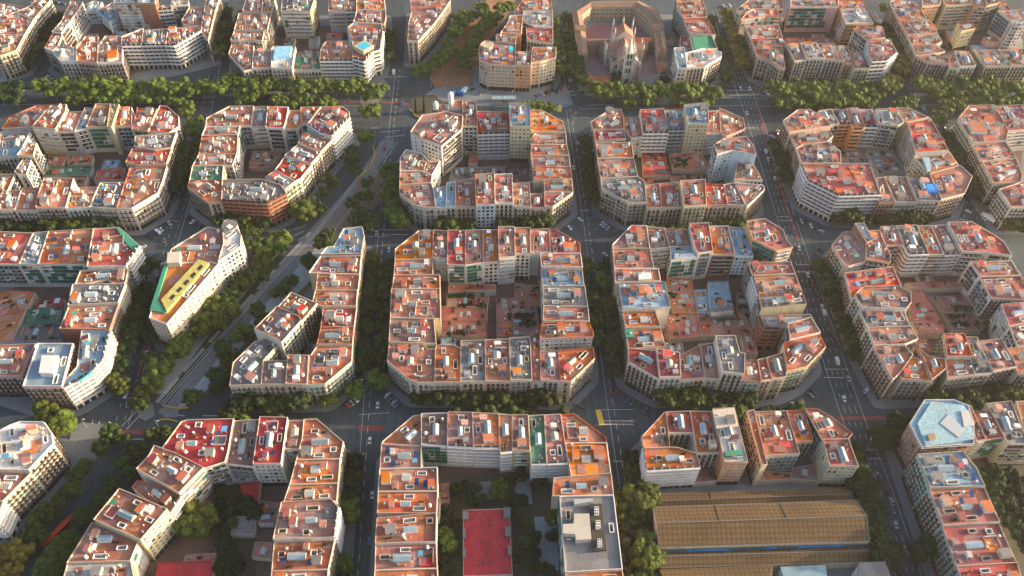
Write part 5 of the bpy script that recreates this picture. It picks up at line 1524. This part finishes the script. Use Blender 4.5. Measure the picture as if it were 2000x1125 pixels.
def wing(pts, h, ridge, nm, rc, parent=sch, base=sc0, wm=None):
    P = [at('F4',x,y,h)-base for x,y in pts]; P = [(p.x,p.y) for p in P]
    if area(P) < 0: P.reverse()
    m = MB()
    for i in range(4): j=(i+1)%4; m.quad((*P[i],0),(*P[j],0),(*P[j],h),(*P[i],h),0)
    L = [math.hypot(P[(i+1)%4][0]-P[i][0],P[(i+1)%4][1]-P[i][1]) for i in range(4)]; k = 0 if L[0] > L[1] else 1
    e = inset(P,-.3); e = e[k:]+e[:k]; a = Vector(e[0]).lerp(Vector(e[3]),.5); b = Vector(e[1]).lerp(Vector(e[2]),.5)
    m.quad((*e[0],h),(*e[1],h),(*b,h+ridge),(*a,h+ridge),1); m.quad((*e[2],h),(*e[3],h),(*a,h+ridge),(*b,h+ridge),1); m.poly([(*e[3],h),(*e[0],h),(*a,h+ridge)],0); m.poly([(*e[1],h),(*e[2],h),(*b,h+ridge)],0)
    o = ob(nm, m.mesh(nm,[wm or M_BRK, rc]), parent); return P
wing([(268,430),(500,425),(500,490),(272,500)],9,1.5,'cross_wing',M_BRN); wing([(760,412),(985,408),(990,450),(765,470)],9,1.5,'cross_wing',RM['T'])
wing([(400,500),(490,498),(492,550),(398,552)],8,1.0,'side_wing',RM['G']); wing([(805,470),(935,468),(925,540),(808,545)],9,1.2,'side_wing',RM['D'])
wing([(985,265),(1105,262),(1105,315),(985,320)],15,1.8,'stair_tower',M_BRN); wing([(130,275),(245,272),(250,325),(140,330)],15,1.8,'stair_tower',M_BRN)
wing([(1020,685),(1140,685),(1140,780),(1060,800)],5,.8,'low_wing',RM['T'])
gh = at('F4',380,900,0); g_ = root('gatehouse','low gatehouse with coral tiled roof at left corner of the church grounds','building',(gh.x,gh.y,0))
def ghp(pts,h,nm,rc):
    wing(pts,h,1.2,nm,rc,g_,gh,M_BRK)
ghp([(240,820),(370,850),(400,940),(270,880)],5,'left_wing',RM['T']); ghp([(370,848),(500,820),(520,940),(402,945)],5,'right_wing',RM['T'])
gy = at('F4',1010,880,0); g2 = root('low_hall','low grey-roofed hall between church and white corner building','building',(gy.x,gy.y,0))
wing([(830,830),(1190,815),(1215,900),(900,925)],5,.7,'hall',RM['G'],g2,gy,M_CREAM)
# ---------------------------------------------------------------- church
cb = unp(1222.5,163,0); ch = root('church','pale stone neo-gothic church with a pinnacled front tower beside the school','church',(cb.x,cb.y,0), 0)
M_ST = mat('pale_stone',(.58,.53,.45),.9,.05,.2,1.5,.3,.4,kind='wall'); M_STD = mat('worn_stone',(.47,.37,.28),.9,.05,.2,1.5,.3,.4,kind='wall')
def gable_y(m, x0,x1,y0,y1,h,r,mi=0,mr=1):
    xm=(x0+x1)/2
    m.quad((x0,y0,0),(x1,y0,0),(x1,y0,h),(x0,y0,h),mi); m.quad((x1,y0,0),(x1,y1,0),(x1,y1,h),(x1,y0,h),mi); m.quad((x1,y1,0),(x0,y1,0),(x0,y1,h),(x1,y1,h),mi); m.quad((x0,y1,0),(x0,y0,0),(x0,y0,h),(x0,y1,h),mi)
    m.poly([(x0,y0,h),(x1,y0,h),(xm,y0,r)],mi); m.poly([(x1,y1,h),(x0,y1,h),(xm,y1,r)],mi); m.quad((x0-.3,y0,h-.2),(xm,y0,r),(xm,y1,r),(x0-.3,y1,h-.2),mr); m.quad((x1+.3,y1,h-.2),(xm,y1,r),(xm,y0,r),(x1+.3,y0,h-.2),mr)
def gable_x(m, x0,x1,y0,y1,h,r,mi=0,mr=1):
    ym=(y0+y1)/2; 
    m.quad((x0,y0,0),(x1,y0,0),(x1,y0,h),(x0,y0,h),mi); m.quad((x1,y1,0),(x0,y1,0),(x0,y1,h),(x1,y1,h),mi)
    m.poly([(x1,y0,0),(x1,y1,0),(x1,y1,h),(x1,ym,r),(x1,y0,h)],mi); m.poly([(x0,y1,0),(x0,y0,0),(x0,y0,h),(x0,ym,r),(x0,y1,h)],mi)
    m.quad((x0,y0-.3,h-.2),(x1,y0-.3,h-.2),(x1,ym,r),(x0,ym,r),mr); m.quad((x1,y1+.3,h-.2),(x0,y1+.3,h-.2),(x0,ym,r),(x1,ym,r),mr)
def pinnacle(m,x,y,z0,z1,w_,sp):
    m.box(x-w_/2,y-w_/2,z0,x+w_/2,y+w_/2,z1); m.box(x-w_/2-.2,y-w_/2-.2,z1-.5,x+w_/2+.2,y+w_/2+.2,z1); m.cyl(x,y,z1,z1+sp,w_*.55,.0,6)
    for k in range(3):
        zz = z1+sp*(k+1)/4.5; rr = w_*.55*(1-(k+1)/4.5)+.15; m.cyl(x,y,zz,zz+.25,rr,rr*.8,6)
m = MB(); gable_y(m,-6.5,6.5,5,40,15,21); ob('nave', m.mesh('nave',[M_STD,RM['T']]), ch)
m = MB(); gable_y(m,-11,-6.5,8,38,8,9.5); gable_y(m,6.5,11,8,38,8,9.5); ob('aisles', m.mesh('aisles',[M_STD,RM['D']]), ch)
m = MB(); gable_x(m,-15,15,24,33,14,19); ob('transept', m.mesh('transept',[M_STD,RM['D']]), ch)
m = MB(); gable_y(m,-8,8,33,46,20,27); 
ob('crossing', m.mesh('crossing',[M_ST,RM['T']]), ch)
m = MB(); w_ = 3.6; m.box(-w_,0,0,w_,7.2,27)
for z in (8,15,22,26.6): m.box(-w_-.35,-.35,z,w_+.35,7.55,z+.5)
for x in (-w_,w_):
    for y in (0,7.2): pinnacle(m,x,y,0,29,1.3,6)
m.cyl(0,3.6,27,40,2.6,.15,8)
for k in range(8): m.cyl(0,3.6,28+k*1.4,28.3+k*1.4,2.75*(1-(k*1.4+1)/13.5)+.2,2.75*(1-(k*1.4+1.3)/13.5)+.2,8)
ob('bell_tower', m.mesh('bell_tower',[M_ST]), ch)
m = MB()
for z in (10,17,23): 
    for x in (-1.2,1.2):
        m.box(x-.55,-.45,z,x+.55,-.02,z+3.4); m.box(x-.3,-.45,z+3.4,x+.3,-.02,z+4.1)
        for s_ in (-1,1): m.box(s_*(w_+.02) if s_>0 else -w_-.42, 3.6+x-.55, z, w_+.42 if s_>0 else -w_-.02, 3.6+x+.55, z+3.4)
m.box(-1.5,-.5,0,1.5,-.05,4.2)
ob('tower_openings', m.mesh('tower_openings',[M_DARK]), ch)
m = MB()
for x,y,z,sp in ((-6.8,6,18,5),(6.8,6,18,5),(-11,8,12,5),(11,8,12,5),(-8,33.5,25,6),(8,33.5,25,6),(-8,46,25,7),(8,46,25,7),(-15,24,17,5),(15,24,17,5),(-15,33,17,4),(15,33,17,4),(0,46,28,5)): pinnacle(m,x,y,0 if z<28 else 26,z,1.3,sp)
for y in range(9,24,5):
    for s_ in (-1,1): pinnacle(m,s_*11.2,y,0,9.5,.9,2.5); m.tube((s_*11,y,9),(s_*6.6,y,13.5),.35,.35,4)
for s_ in (-1,1): m.tube((s_*3.6,1,24),(s_*11,8,12),.5,.4,4); m.tube((s_*3.6,3,18),(s_*8,6,15),.4,.4,4)
ob('pinnacles', m.mesh('pinnacles',[M_ST]), ch)
for y in (11,16,21):
    for s_ in (-1,1): ob('lancet_window', WIN['w'][0], ch, TRS(s_*6.55,y,10,-s_*math.pi/2,.8,1,2.2))
for x in (-12.5,-8.5,8.5,12.5): ob('lancet_window', WIN['w'][0], ch, TRS(x,24-.05,3,math.pi,.9,1,2.5))
# ---------------------------------------------------------------- vehicles
def car_parts(kind):
    prof = {'car':([(-2.1,.35),(-2.1,.8),(-1.3,.92),(1.2,.92),(2.1,.78),(2.1,.35)],[(-1.7,.9),(-1.2,1.42),(.35,1.42),(1.1,.9)],1.72,2.1),
            'van':([(-2.6,.4),(-2.6,2.1),(1.2,2.15),(1.9,1.25),(2.6,1.05),(2.6,.4)],[(1.15,1.3),(1.15,2.0),(1.3,2.0),(1.85,1.3)],1.95,2.6)}[kind]
    body, cab, W, L = prof; res = {}
    def ext(pts, w_, ins=0, mi=0):
        m = MB(); n = len(pts)
        for i in range(n):
            j=(i+1)%n; m.quad((pts[i][0],-w_/2,pts[i][1]),(pts[i][0],w_/2,pts[i][1]),(pts[j][0],w_/2,pts[j][1]),(pts[j][0],-w_/2,pts[j][1]))
        m.poly([(p[0],-w_/2,p[1]) for p in reversed(pts)]); m.poly([(p[0],w_/2,p[1]) for p in pts]); return m
    res['body'] = ext(body, W); res['cabin'] = ext(cab, W*.86 if kind=='car' else W+.02)
    rf = MB()
    if kind == 'car': rf.box(-1.2,-W*.41,1.40,.38,W*.41,1.46)
    else: rf.box(-2.5,-W*.46,2.12,1.1,W*.46,2.2)
    res['roof_panel'] = rf
    wm = MB(); a = [(.33*math.cos(t*math.pi/6), .33*math.sin(t*math.pi/6)) for t in range(12)]
    for i in range(12): j=(i+1)%12; wm.quad((a[i][0],-.11,a[i][1]),(a[j][0],-.11,a[j][1]),(a[j][0],.11,a[j][1]),(a[i][0],.11,a[i][1]))
    wm.poly([(p[0],.11,p[1]) for p in a]); wm.poly([(p[0],-.11,p[1]) for p in reversed(a)]); res['wheel'] = wm
    lm = MB(); lm.box(L-.05,-W*.42,.6,L+.02,-W*.22,.78); lm.box(L-.05,W*.22,.6,L+.02,W*.42,.78); res['headlights'] = lm
    return res, W, L
CARM = {}
PAINT = dict(white=(.62,.64,.66),black=(.02,.02,.022),silver=(.33,.35,.37),red=(.40,.03,.03),blue=(.05,.12,.28),grey=(.12,.13,.14),pale=(.45,.55,.62))
def vehicle(u, v, du, dv, col, kind, label, group='parked and moving vehicles on the streets'):
    p = unp(u,v,0); q = unp(u+du,v+dv,0); rz = math.atan2(q.y-p.y,q.x-p.x)
    if building_at(p.x,p.y,None): return
    if kind not in CARM:
        parts, W, L = car_parts(kind); CARM[kind] = ({k: m for k, m in parts.items()}, W, L, {})
    parts, W, L, cache = CARM[kind]
    rt = root(kind, label, kind, (p.x,p.y,.02), rz, group)
    pm = mat('paint_'+col, PAINT[col], .3, .0, spec=.6)
    for k in ('body','cabin','roof_panel','headlights'):
        key = (k,col if k in ('body','roof_panel') else '')
        if key not in cache: cache[key] = parts[k].mesh(kind+'_'+k,[pm if k in ('body','roof_panel') else (M_GLASS if k == 'cabin' else M_WHITE)])
        ob(k, cache[key], rt)
    if 'wheel' not in cache: cache['wheel'] = parts['wheel'].mesh('wheel',[M_IRON])
    for x in (-L*.62,L*.62):
        for y in (-W/2+.05,W/2-.05): ob('wheel', cache['wheel'], rt, TRS(x,y,.33))
CARS = [(331,437,6,8,'pale','car','pale blue car, rightmost of the row parked at chamfer behind flatiron'),(324,443,6,8,'black','car','black car second from right in row behind flatiron building'),
 (316,449,6,8,'white','car','small white car beside the van behind flatiron building'),(310,455,8,6,'pale','van','pale blue van in the parked row behind flatiron building'),
 (295,462,6,6,'black','car','black car left of the pale van behind flatiron building'),
 (695,782,6,6,'white','car','white car rightmost of three at corner under second block, third row'),(687,788,6,6,'silver','car','silver car between white and red cars at the corner'),(680,793,6,6,'red','car','red car leftmost of three at the corner'),
 (757,773,6,-6,'white','car','white car uppermost of the row left of central block corner'),(764,781,6,-6,'grey','car','grey car second in row left of central block corner'),(770,787,6,-6,'silver','car','silver car third in row left of central block corner'),(776,793,6,-6,'blue','car','blue car lowest in row left of central block corner'),
 (1176,438,-6,6,'white','car','white car leftmost of three at corner right of central block top'),(1181,442,-6,6,'pale','car','pale car middle of three at corner right of central block top'),(1187,447,-6,6,'silver','car','silver car rightmost of three at corner right of central block top'),
 (1181,498,6,4,'white','car','white car turning near central block upper right corner'),(1112,446,5,5,'white','car','white car at upper right chamfer of central block'),
 (1553,428,3,7,'black','car','black car highest in the slanted row below fifth block, second row'),(1564,433,5,7,'silver','car','silver car second in slanted row below fifth block, second row'),(1575,437,5,7,'black','car','black car third in slanted row below fifth block, second row'),
 (1583,442,5,7,'white','car','white car fourth in slanted row below fifth block, second row'),(1592,446,5,7,'black','car','black car fifth in slanted row below fifth block, second row'),(1603,453,8,1,'pale','car','pale car lying sideways at end of slanted row'),
 (1605,600,-2,-9,'white','car','white car ahead of white van on the wide street'),(1609,612,-3,-9,'white','van','white van driving on the wide street beside fifth block'),(1691,764,6,-7,'white','car','white car parked askew under pink corner building'),
 (1734,963,-3,-9,'black','car','black car ahead of silver one on wide street right of market'),(1741,980,-3,-9,'silver','car','silver car behind black one on wide street right of market'),
 (1778,1080,-3,-8,'black','car','black car highest of three parked at bottom right street'),(1784,1092,-3,-8,'grey','car','grey car middle of three parked at bottom right street'),(1787,1103,-3,-8,'black','car','black car lowest of three parked at bottom right street'),
 (1495,297,-2,-8,'white','van','white van on street right of fourth block, second row'),(1500,312,-2,-8,'white','car','white car behind van on street right of fourth block'),(1513,350,-2,-8,'white','car','lone white car halfway down right of fourth block, second row'),
 (1519,370,-2,-8,'grey','car','grey car parked right of fourth block, second row'),(1524,385,-2,-8,'black','car','black car parked lowest right of fourth block, second row'),
 (1446,173,-3,-8,'white','car','white car waiting at the avenue crossing before sixth block'),(1413,13,5,5,'white','car','white car leftmost of group at top street edge'),(1419,16,5,5,'silver','car','silver car middle of group at top street edge'),(1425,12,5,5,'white','car','white car rightmost of group at top street edge'),
 (757,566,0,-8,'white','car','white car parked on left of central block street'),(715,680,0,-8,'black','car','black car parked left side of street beside central block'),(723,688,0,-8,'grey','car','grey car parked lower left street beside central block'),
 (47,176,5,-4,'white','car','white car under trees at far left avenue end'),(412,172,4,5,'white','car','white car at junction between second and third top blocks'),(446,8,6,5,'black','car','black car at very top between second and third blocks'),
 (113,5,6,2,'grey','car','grey car at very top left street'),(125,8,6,2,'blue','car','blue car at very top left street'),(1108,58,0,-8,'silver','car','silver car on street left of the school'),
 (78,1100,6,-5,'white','car','white car at bottom left beside tree-lined diagonal'),(92,1085,6,-5,'grey','car','grey car at bottom left beside tree-lined diagonal'),(250,790,1,-8,'silver','car','silver car stopped at the junction left of flatiron tip'),
 (783,100,0,-8,'black','car','black car on street left of the wedge block'),(778,164,0,8,'grey','car','grey car crossing the big junction'),(1693,915,3,8,'pale','car','pale car heading down the wide street right of market')]
for c in CARS: vehicle(*c)
cc_ = random.Random(31)
for name, H in HULLS.items():
    if 'market' in name: continue
    o_ = inset(H, -8.2); n = len(o_); hx = sum(p[0] for p in H)/n; hy = sum(p[1] for p in H)/n
    for i in range(n):
        A, B = o_[i], o_[(i+1)%n]; L = math.hypot(B[0]-A[0],B[1]-A[1]); dev = abs((math.degrees(math.atan2(B[1]-A[1],B[0]-A[0]))+360) % 90-45)
        if L < 14 or L > 40 or dev > 20 or cc_.random() < .3: continue
        mx, my = (A[0]+B[0])/2, (A[1]+B[1])/2; cn = ('back' if my > hy else 'front')+'-'+('left' if mx < hx else 'right')
        k = int((L-4)/2.7); cars_ = [j for j in range(k) if cc_.random() < .6]
        cars_.sort(key=lambda j: A[0]+(B[0]-A[0])*(j+.5)/k)
        nx, ny = (B[1]-A[1])/L, -(B[0]-A[0])/L; q = 0
        for j in cars_:
            t = (2+(L-4)*(j+.5)/k)/L; X, Y = A[0]+(B[0]-A[0])*t, A[1]+(B[1]-A[1])*t
            u, v, z = proj((X,Y,0))
            if not (0 < u < 2000 and 0 < v < 1125) or any(abs(u-c[0]) < 14 and abs(v-c[1]) < 14 for c in CARS): continue
            u2, v2, z = proj((X+nx*3,Y+ny*3,0)); col = cc_.choice(('white','silver','black','grey','grey','black','white','blue','red'))
            vehicle(u,v,u2-u,v2-v,col,'car','%s car, %s from left, parked at %s corner of %s' % (col, ORD[q], cn, name)); q += 1
def traffic(path, where, n, seed):
    rr = random.Random(seed); P = [at('Z',x,y,0) for x,y in path]; seg = [(P[i+1]-P[i]).length for i in range(len(P)-1)]; T = sum(seg); q = 0
    for k in range(n):
        t = (k+rr.uniform(.1,.9))/n*T; i = 0
        while i < len(seg)-1 and t > seg[i]: t -= seg[i]; i += 1
        a, b = P[i], P[i+1]; d = (b-a).normalized(); nn = Vector((-d.y,d.x,0)); p = a+d*t+nn*rr.choice((-4.6,-1.6,1.6,4.6)); u,v,z = proj(p); u2,v2,z = proj(p+d*3)
        if not (5 < u < 1995 and 5 < v < 1120) or any(abs(u-c[0]) < 12 and abs(v-c[1]) < 14 for c in CARS): continue
        col = rr.choice(('white','silver','black','grey','white','black','blue','red','pale')); kd = 'van' if rr.random() < .15 else 'car'
        vehicle(u,v,u2-u,v2-v,col,kd,'%s %s, %s vehicle from the back on the %s' % (col, kd, ORD[q], where)); q += 1
traffic(STA,'street just left of central block',16,1); traffic(STB,'street just right of central block',14,2); traffic(STC,'wide street left of fifth blocks',26,3)
traffic(STD,'street between fifth and sixth blocks',12,4); traffic(STE,'street left of the flatiron building',12,5)
def boxtruck(u,v,du,dv,L,W,H,body,label,name='truck',cab=M_WHITE,windows=False):
    p = unp(u,v,0); q = unp(u+du,v+dv,0); rz = math.atan2(q.y-p.y,q.x-p.x); rt = root(name,label,name,(p.x,p.y,.02),rz)
    m = MB(); m.box(-L/2,-W/2,.6,L/2-2.2,W/2,H); m.box(-L/2+.1,-W/2+.1,H,L/2-2.3,W/2-.1,H+.08); ob('cargo_body' if not windows else 'body', m.mesh('body',[body]), rt)
    m = MB(); m.box(L/2-2.1,-W/2+.05,.5,L/2,W/2-.05,H*.8); ob('cab', m.mesh('cab',[cab]), rt)
    m = MB(); m.box(L/2-.5,-W/2+.15,1.4,L/2+.03,W/2-.15,H*.7); ob('windscreen', m.mesh('windscreen',[M_GLASS]), rt)
    if windows:
        m = MB(); m.box(-L/2+.4,-W/2-.03,1.3,L/2-2.4,W/2+.03,H-.6); ob('side_windows', m.mesh('side_windows',[M_GLASS]), rt)
    m = MB()
    for x in (-L/2+1.4,L/2-1.4):
        for y in (-W/2,W/2): m.box(x-.45,y-.15,0,x+.45,y+.15,.9)
    ob('wheels', m.mesh('wheels',[M_IRON]), rt)
boxtruck(117,1040,7,-7,18,2.6,3.1,mat('bus_red',(.50,.05,.02),.4,.0),'red articulated bus under trees at bottom left','bus',mat('bus_red',(.5,.05,.02)),True)
boxtruck(895,186,-8,-1,9,2.5,3.3,mat('truck_blue',(.02,.09,.32),.5,.0),'blue covered truck behind the domed turrets')
boxtruck(907,180,6,-6,8,2.5,3.4,mat('truck_pale',(.40,.60,.68),.5,.0),'pale blue truck beside the blue truck behind the turrets')
boxtruck(1929,428,-8,-5,10,2.5,3.4,M_WHITE,'white truck at left at junction under sixth block, second row'); boxtruck(1952,440,8,5,10,2.5,3.4,M_WHITE,'white truck at right at junction under sixth block',cab=mat('cab_red',(.5,.05,.04),.5,.0))
# motorcycles in rows
def moto_mesh():
    m = MB(); m.cyl(0,0,0,.01,.01,.01,4)
    for x in (-.65,.65): 
        a = [(x+.3*math.cos(t*math.pi/5), .3+.3*math.sin(t*math.pi/5)) for t in range(10)]
        for i in range(10): j=(i+1)%10; m.quad((a[i][0],-.07,a[i][1]),(a[j][0],-.07,a[j][1]),(a[j][0],.07,a[j][1]),(a[i][0],.07,a[i][1]))
        m.poly([(p[0],.07,p[1]) for p in a]); m.poly([(p[0],-.07,p[1]) for p in reversed(a)])
    return m.mesh('wheels',[M_IRON])
MW = moto_mesh(); m = MB(); m.box(-.5,-.16,.35,.35,.16,.75); m.box(.3,-.12,.5,.6,.12,.95); MBD = m.mesh('motorcycle_body',[mat('moto_paint',(.25,.25,.27),.4,.5)])
m = MB(); m.box(-.75,-.16,.75,.05,.16,.88); MS = m.mesh('saddle',[M_IRON]); m = MB(); m.box(.42,-.38,1.0,.5,.38,1.06); m.box(.43,-.03,.8,.49,.03,1.0); MH = m.mesh('handlebar',[M_METAL])
def motos(a, b, n, rot, label, group):
    A, B = unp(*a,0), unp(*b,0); d = B-A; base = math.atan2(d.y,d.x)+rot
    for i in range(n):
        p = A.lerp(B,(i+tr.uniform(-.1,.1))/max(1,n-1)); rt = root('motorcycle', label, 'motorcycle', (p.x,p.y,.03), base+tr.uniform(-.1,.1), group)
        for nm, me in (('wheels',MW),('body',MBD),('saddle',MS),('handlebar',MH)): ob(nm, me, rt)
motos((1620,648),(1646,688),20,1.2,'motorcycle parked in the slanted row left of pink corner building','motorcycles left of pink corner building')
motos((1651,740),(1664,760),9,1.4,'motorcycle parked just below the dotted crossing on wide street','motorcycles below the crossing')
motos((1583,555),(1600,585),14,1.2,'motorcycle parked in row above the white van','motorcycles above the white van')
motos((1714,925),(1728,950),8,1.4,'motorcycle parked above the black car on wide street','motorcycles above the black car')
motos((1770,1050),(1780,1068),7,1.4,'motorcycle parked above three cars at bottom right','motorcycles at bottom right')
motos((1120,790),(1145,800),9,1.3,'motorcycle at lower right corner of central block','motorcycles at central block corner')
motos((248,740),(243,768),8,1.4,'motorcycle waiting at crossing left of the diagonal','motorcycles left of the diagonal')
motos((1415,170),(1440,172),9,1.5,'motorcycle waiting on the avenue before sixth block','motorcycles before sixth block')
motos((1092,160),(1096,178),7,1.2,'motorcycle parked by round-cornered block','motorcycles by round-cornered block')
# pedestrians: one skinned body, copied
def person_mesh(name, top, legs):
    me = bpy.data.meshes.new(name); v = [(0,0,.95),(0,0,1.2),(0,0,1.42),(0,.01,1.52),(0,.02,1.66),(0,.02,1.76),(.1,0,.9),(.11,.10,.5),(.11,.02,.06),(.11,.16,.03),(-.1,0,.9),(-.11,-.08,.5),(-.11,-.22,.08),(-.11,-.10,.03),(.19,0,1.4),(.25,-.06,1.12),(.24,.06,.88),(-.19,0,1.4),(-.25,.06,1.12),(-.24,-.02,.88)]
    e = [(0,1),(1,2),(2,3),(3,4),(4,5),(0,6),(6,7),(7,8),(8,9),(0,10),(10,11),(11,12),(12,13),(2,14),(14,15),(15,16),(2,17),(17,18),(18,19)]
    me.from_pydata(v,e,[]); o = bpy.data.objects.new('tmp_person',me); COL.objects.link(o); s = o.modifiers.new('s','SKIN')
    rad = [.15,.16,.16,.06,.10,.08,.10,.075,.05,.045,.10,.075,.05,.045,.07,.05,.04,.07,.05,.04]
    for i, r_ in enumerate(rad): me.skin_vertices[0].data[i].radius = (r_,r_)
    me.skin_vertices[0].data[0].use_root = True; sb = o.modifiers.new('d','SUBSURF'); sb.levels = 1
    dg = bpy.context.evaluated_depsgraph_get(); dg.update(); r_ = bpy.data.meshes.new_from_object(o.evaluated_get(dg)); bpy.data.objects.remove(o)
    r_.materials.clear(); [r_.materials.append(x) for x in (top, legs, mat('skin',(.45,.28,.2),.7), mat('hair',(.05,.035,.025),.8))]
    for p in r_.polygons:
        z = p.center.z; p.material_index = 3 if (z > 1.66 and p.center.y < .06) or z > 1.74 else 2 if z > 1.47 or (abs(p.center.x) > .2 and z < .95) else 0 if z > .93 else 1
    return r_
PM = [person_mesh('person_body',mat('shirt_white',(.6,.6,.6),.8),mat('jeans',(.05,.07,.12),.8)), person_mesh('person_body',mat('coat_dark',(.04,.04,.05),.8),M_IRON), person_mesh('person_body',mat('shirt_red',(.4,.06,.05),.8),mat('jeans',(.05,.07,.12)))]
PPL = [(1003,193),(1018,189),(1049,187),(1075,192),(935,200),(960,205),(985,199),(1095,185),(758,163),(756,147),(735,150),(1130,193),(1128,205),(805,172),(900,210),(220,800),(205,815),(150,880),(180,870),(288,800),(270,830),(315,770),(360,705),(1762,925),(1770,945),(1700,880),(1706,860),(1790,1010),(1120,795),(1210,770),(1185,320),(1620,780)]
tops = ['white shirt','dark coat','red shirt']; where = {}
for i,(u,v) in enumerate(PPL):
    p = unp(u,v,0)
    if building_at(p.x,p.y,None): continue
    k = i%3; zone = ('paved square behind domed turrets' if 890<u<1140 else 'big junction of the diagonal' if 730<u<810 else 'junction left of the flatiron tip' if u<400 else 'pavement of the wide right street' if u>1600 else 'street beside the central block')
    where[(k,zone)] = where.get((k,zone),0)+1
    o = ob('person', PM[k]); o.location = (p.x,p.y,.15); o.rotation_euler = (0,0,tr.random()*6.28)
    tag(o, 'person in %s walking, %s, %s' % (tops[k], ORD[where[(k,zone)]-1]+' from left' , zone), 'person', 'pedestrians on streets and squares')
# street lamps
m = MB(); m.tube((0,0,0),(0,0,8.5),.11,.07,6); m.tube((0,0,8.5),(1.6,0,8.9),.06,.05,5); LP = m.mesh('pole',[M_METAL]); m = MB(); m.box(1.3,-.2,8.85,2.3,.2,9.05); LH = m.mesh('lamp_head',[M_WHITE]); 
LAMPS = {'along the left side of street beside central block':[(728,560),(722,660),(716,760),(708,900),(703,1010)],'around the big junction':[(745,230),(763,190),(870,180),(843,172)],'along the wide street right of market':[(1700,935),(1730,1020),(1690,880),(1755,1090)],'around junction left of flatiron tip':[(230,845),(170,835),(312,838),(258,775)],'along the avenue':[(1000,200),(1120,240),(1480,190),(600,206),(300,203),(1840,196)]}
for wh, L in LAMPS.items():
    for u,v in L:
        p = unp(u,v,0)
        if building_at(p.x,p.y,None): continue
        rt = root('street_lamp','grey street lamp standing '+wh,'street lamp',(p.x,p.y,.1),tr.random()*6.28,'street lamps '+wh); ob('pole',LP,rt); ob('lamp_head',LH,rt)
# glass canopy over the station stairs, and orange barriers at the building site
p = unp(985,197,0); rt = root('station_canopy','long glass canopy on the paved square before round-cornered block','canopy',(p.x,p.y,.1),0); m = MB(); m.box(-9,-2.5,2.9,9,2.5,3.05)
ob('glass_roof', m.mesh('glass_roof',[M_SKY]), rt); m = MB()
for x in (-8.8,-3,3,8.8):
    for y in (-2.3,2.3): m.box(x-.12,y-.12,0,x+.12,y+.12,2.9)
for x in (-9,-4.5,0,4.5,8.85): m.box(x,-2.5,3.05,x+.15,2.5,3.15)
ob('frame', m.mesh('frame',[M_WHITE]), rt)
def barrier(pts, lb):
    P = [unp(*q,0) for q in pts]; m = MB()
    for a,b in zip(P[:-1],P[1:]):
        d = (b-a).normalized(); n = Vector((-d.y,d.x,0))*.25; Z = Vector((0,0,1.0)); m.quad(a-n,b-n,b-n+Z,a-n+Z); m.quad(b+n,a+n,a+n+Z,b+n+Z); m.quad(a-n+Z,b-n+Z,b+n+Z,a+n+Z)
    o = ob('site_barrier', m.mesh('site_barrier',[M_YEL])); tag(o, lb, 'barrier')
barrier([(318,793),(335,797),(350,799),(368,797)],'yellow barrier across lower end of the pale construction ground'); barrier([(312,821),(330,820),(348,825)],'yellow barrier standing free on the junction below the tracks')
barrier([(700,350),(722,330),(732,305),(728,285)],'curved yellow barrier beside tracks near the big junction'); barrier([(742,335),(746,360),(744,392)],'yellow barrier on right edge of the small wedge park')
barrier([(802,215),(812,228),(830,234),(850,233)],'yellow edging under the cypress island at the junction')
print('objects', len(bpy.data.objects))

# ---------------------------------------------------------------- air
m = MB(); m.box(-1400,-900,-1,1500,1500,402); hz = ob('haze', m.mesh('haze',[])); hz['kind'] = 'stuff'
hm = bpy.data.materials.new('haze_air'); hm.use_nodes = True; hn = hm.node_tree.nodes; hn.remove(hn['Principled BSDF'])
pv = hn.new('ShaderNodeVolumePrincipled'); pv.inputs['Color'].default_value = (.96,.93,.88,1); pv.inputs['Density'].default_value = HAZE; pv.inputs['Anisotropy'].default_value = .3
hm.node_tree.links.new(pv.outputs[0], hn['Material Output'].inputs['Volume']); hz.data.materials.append(hm)
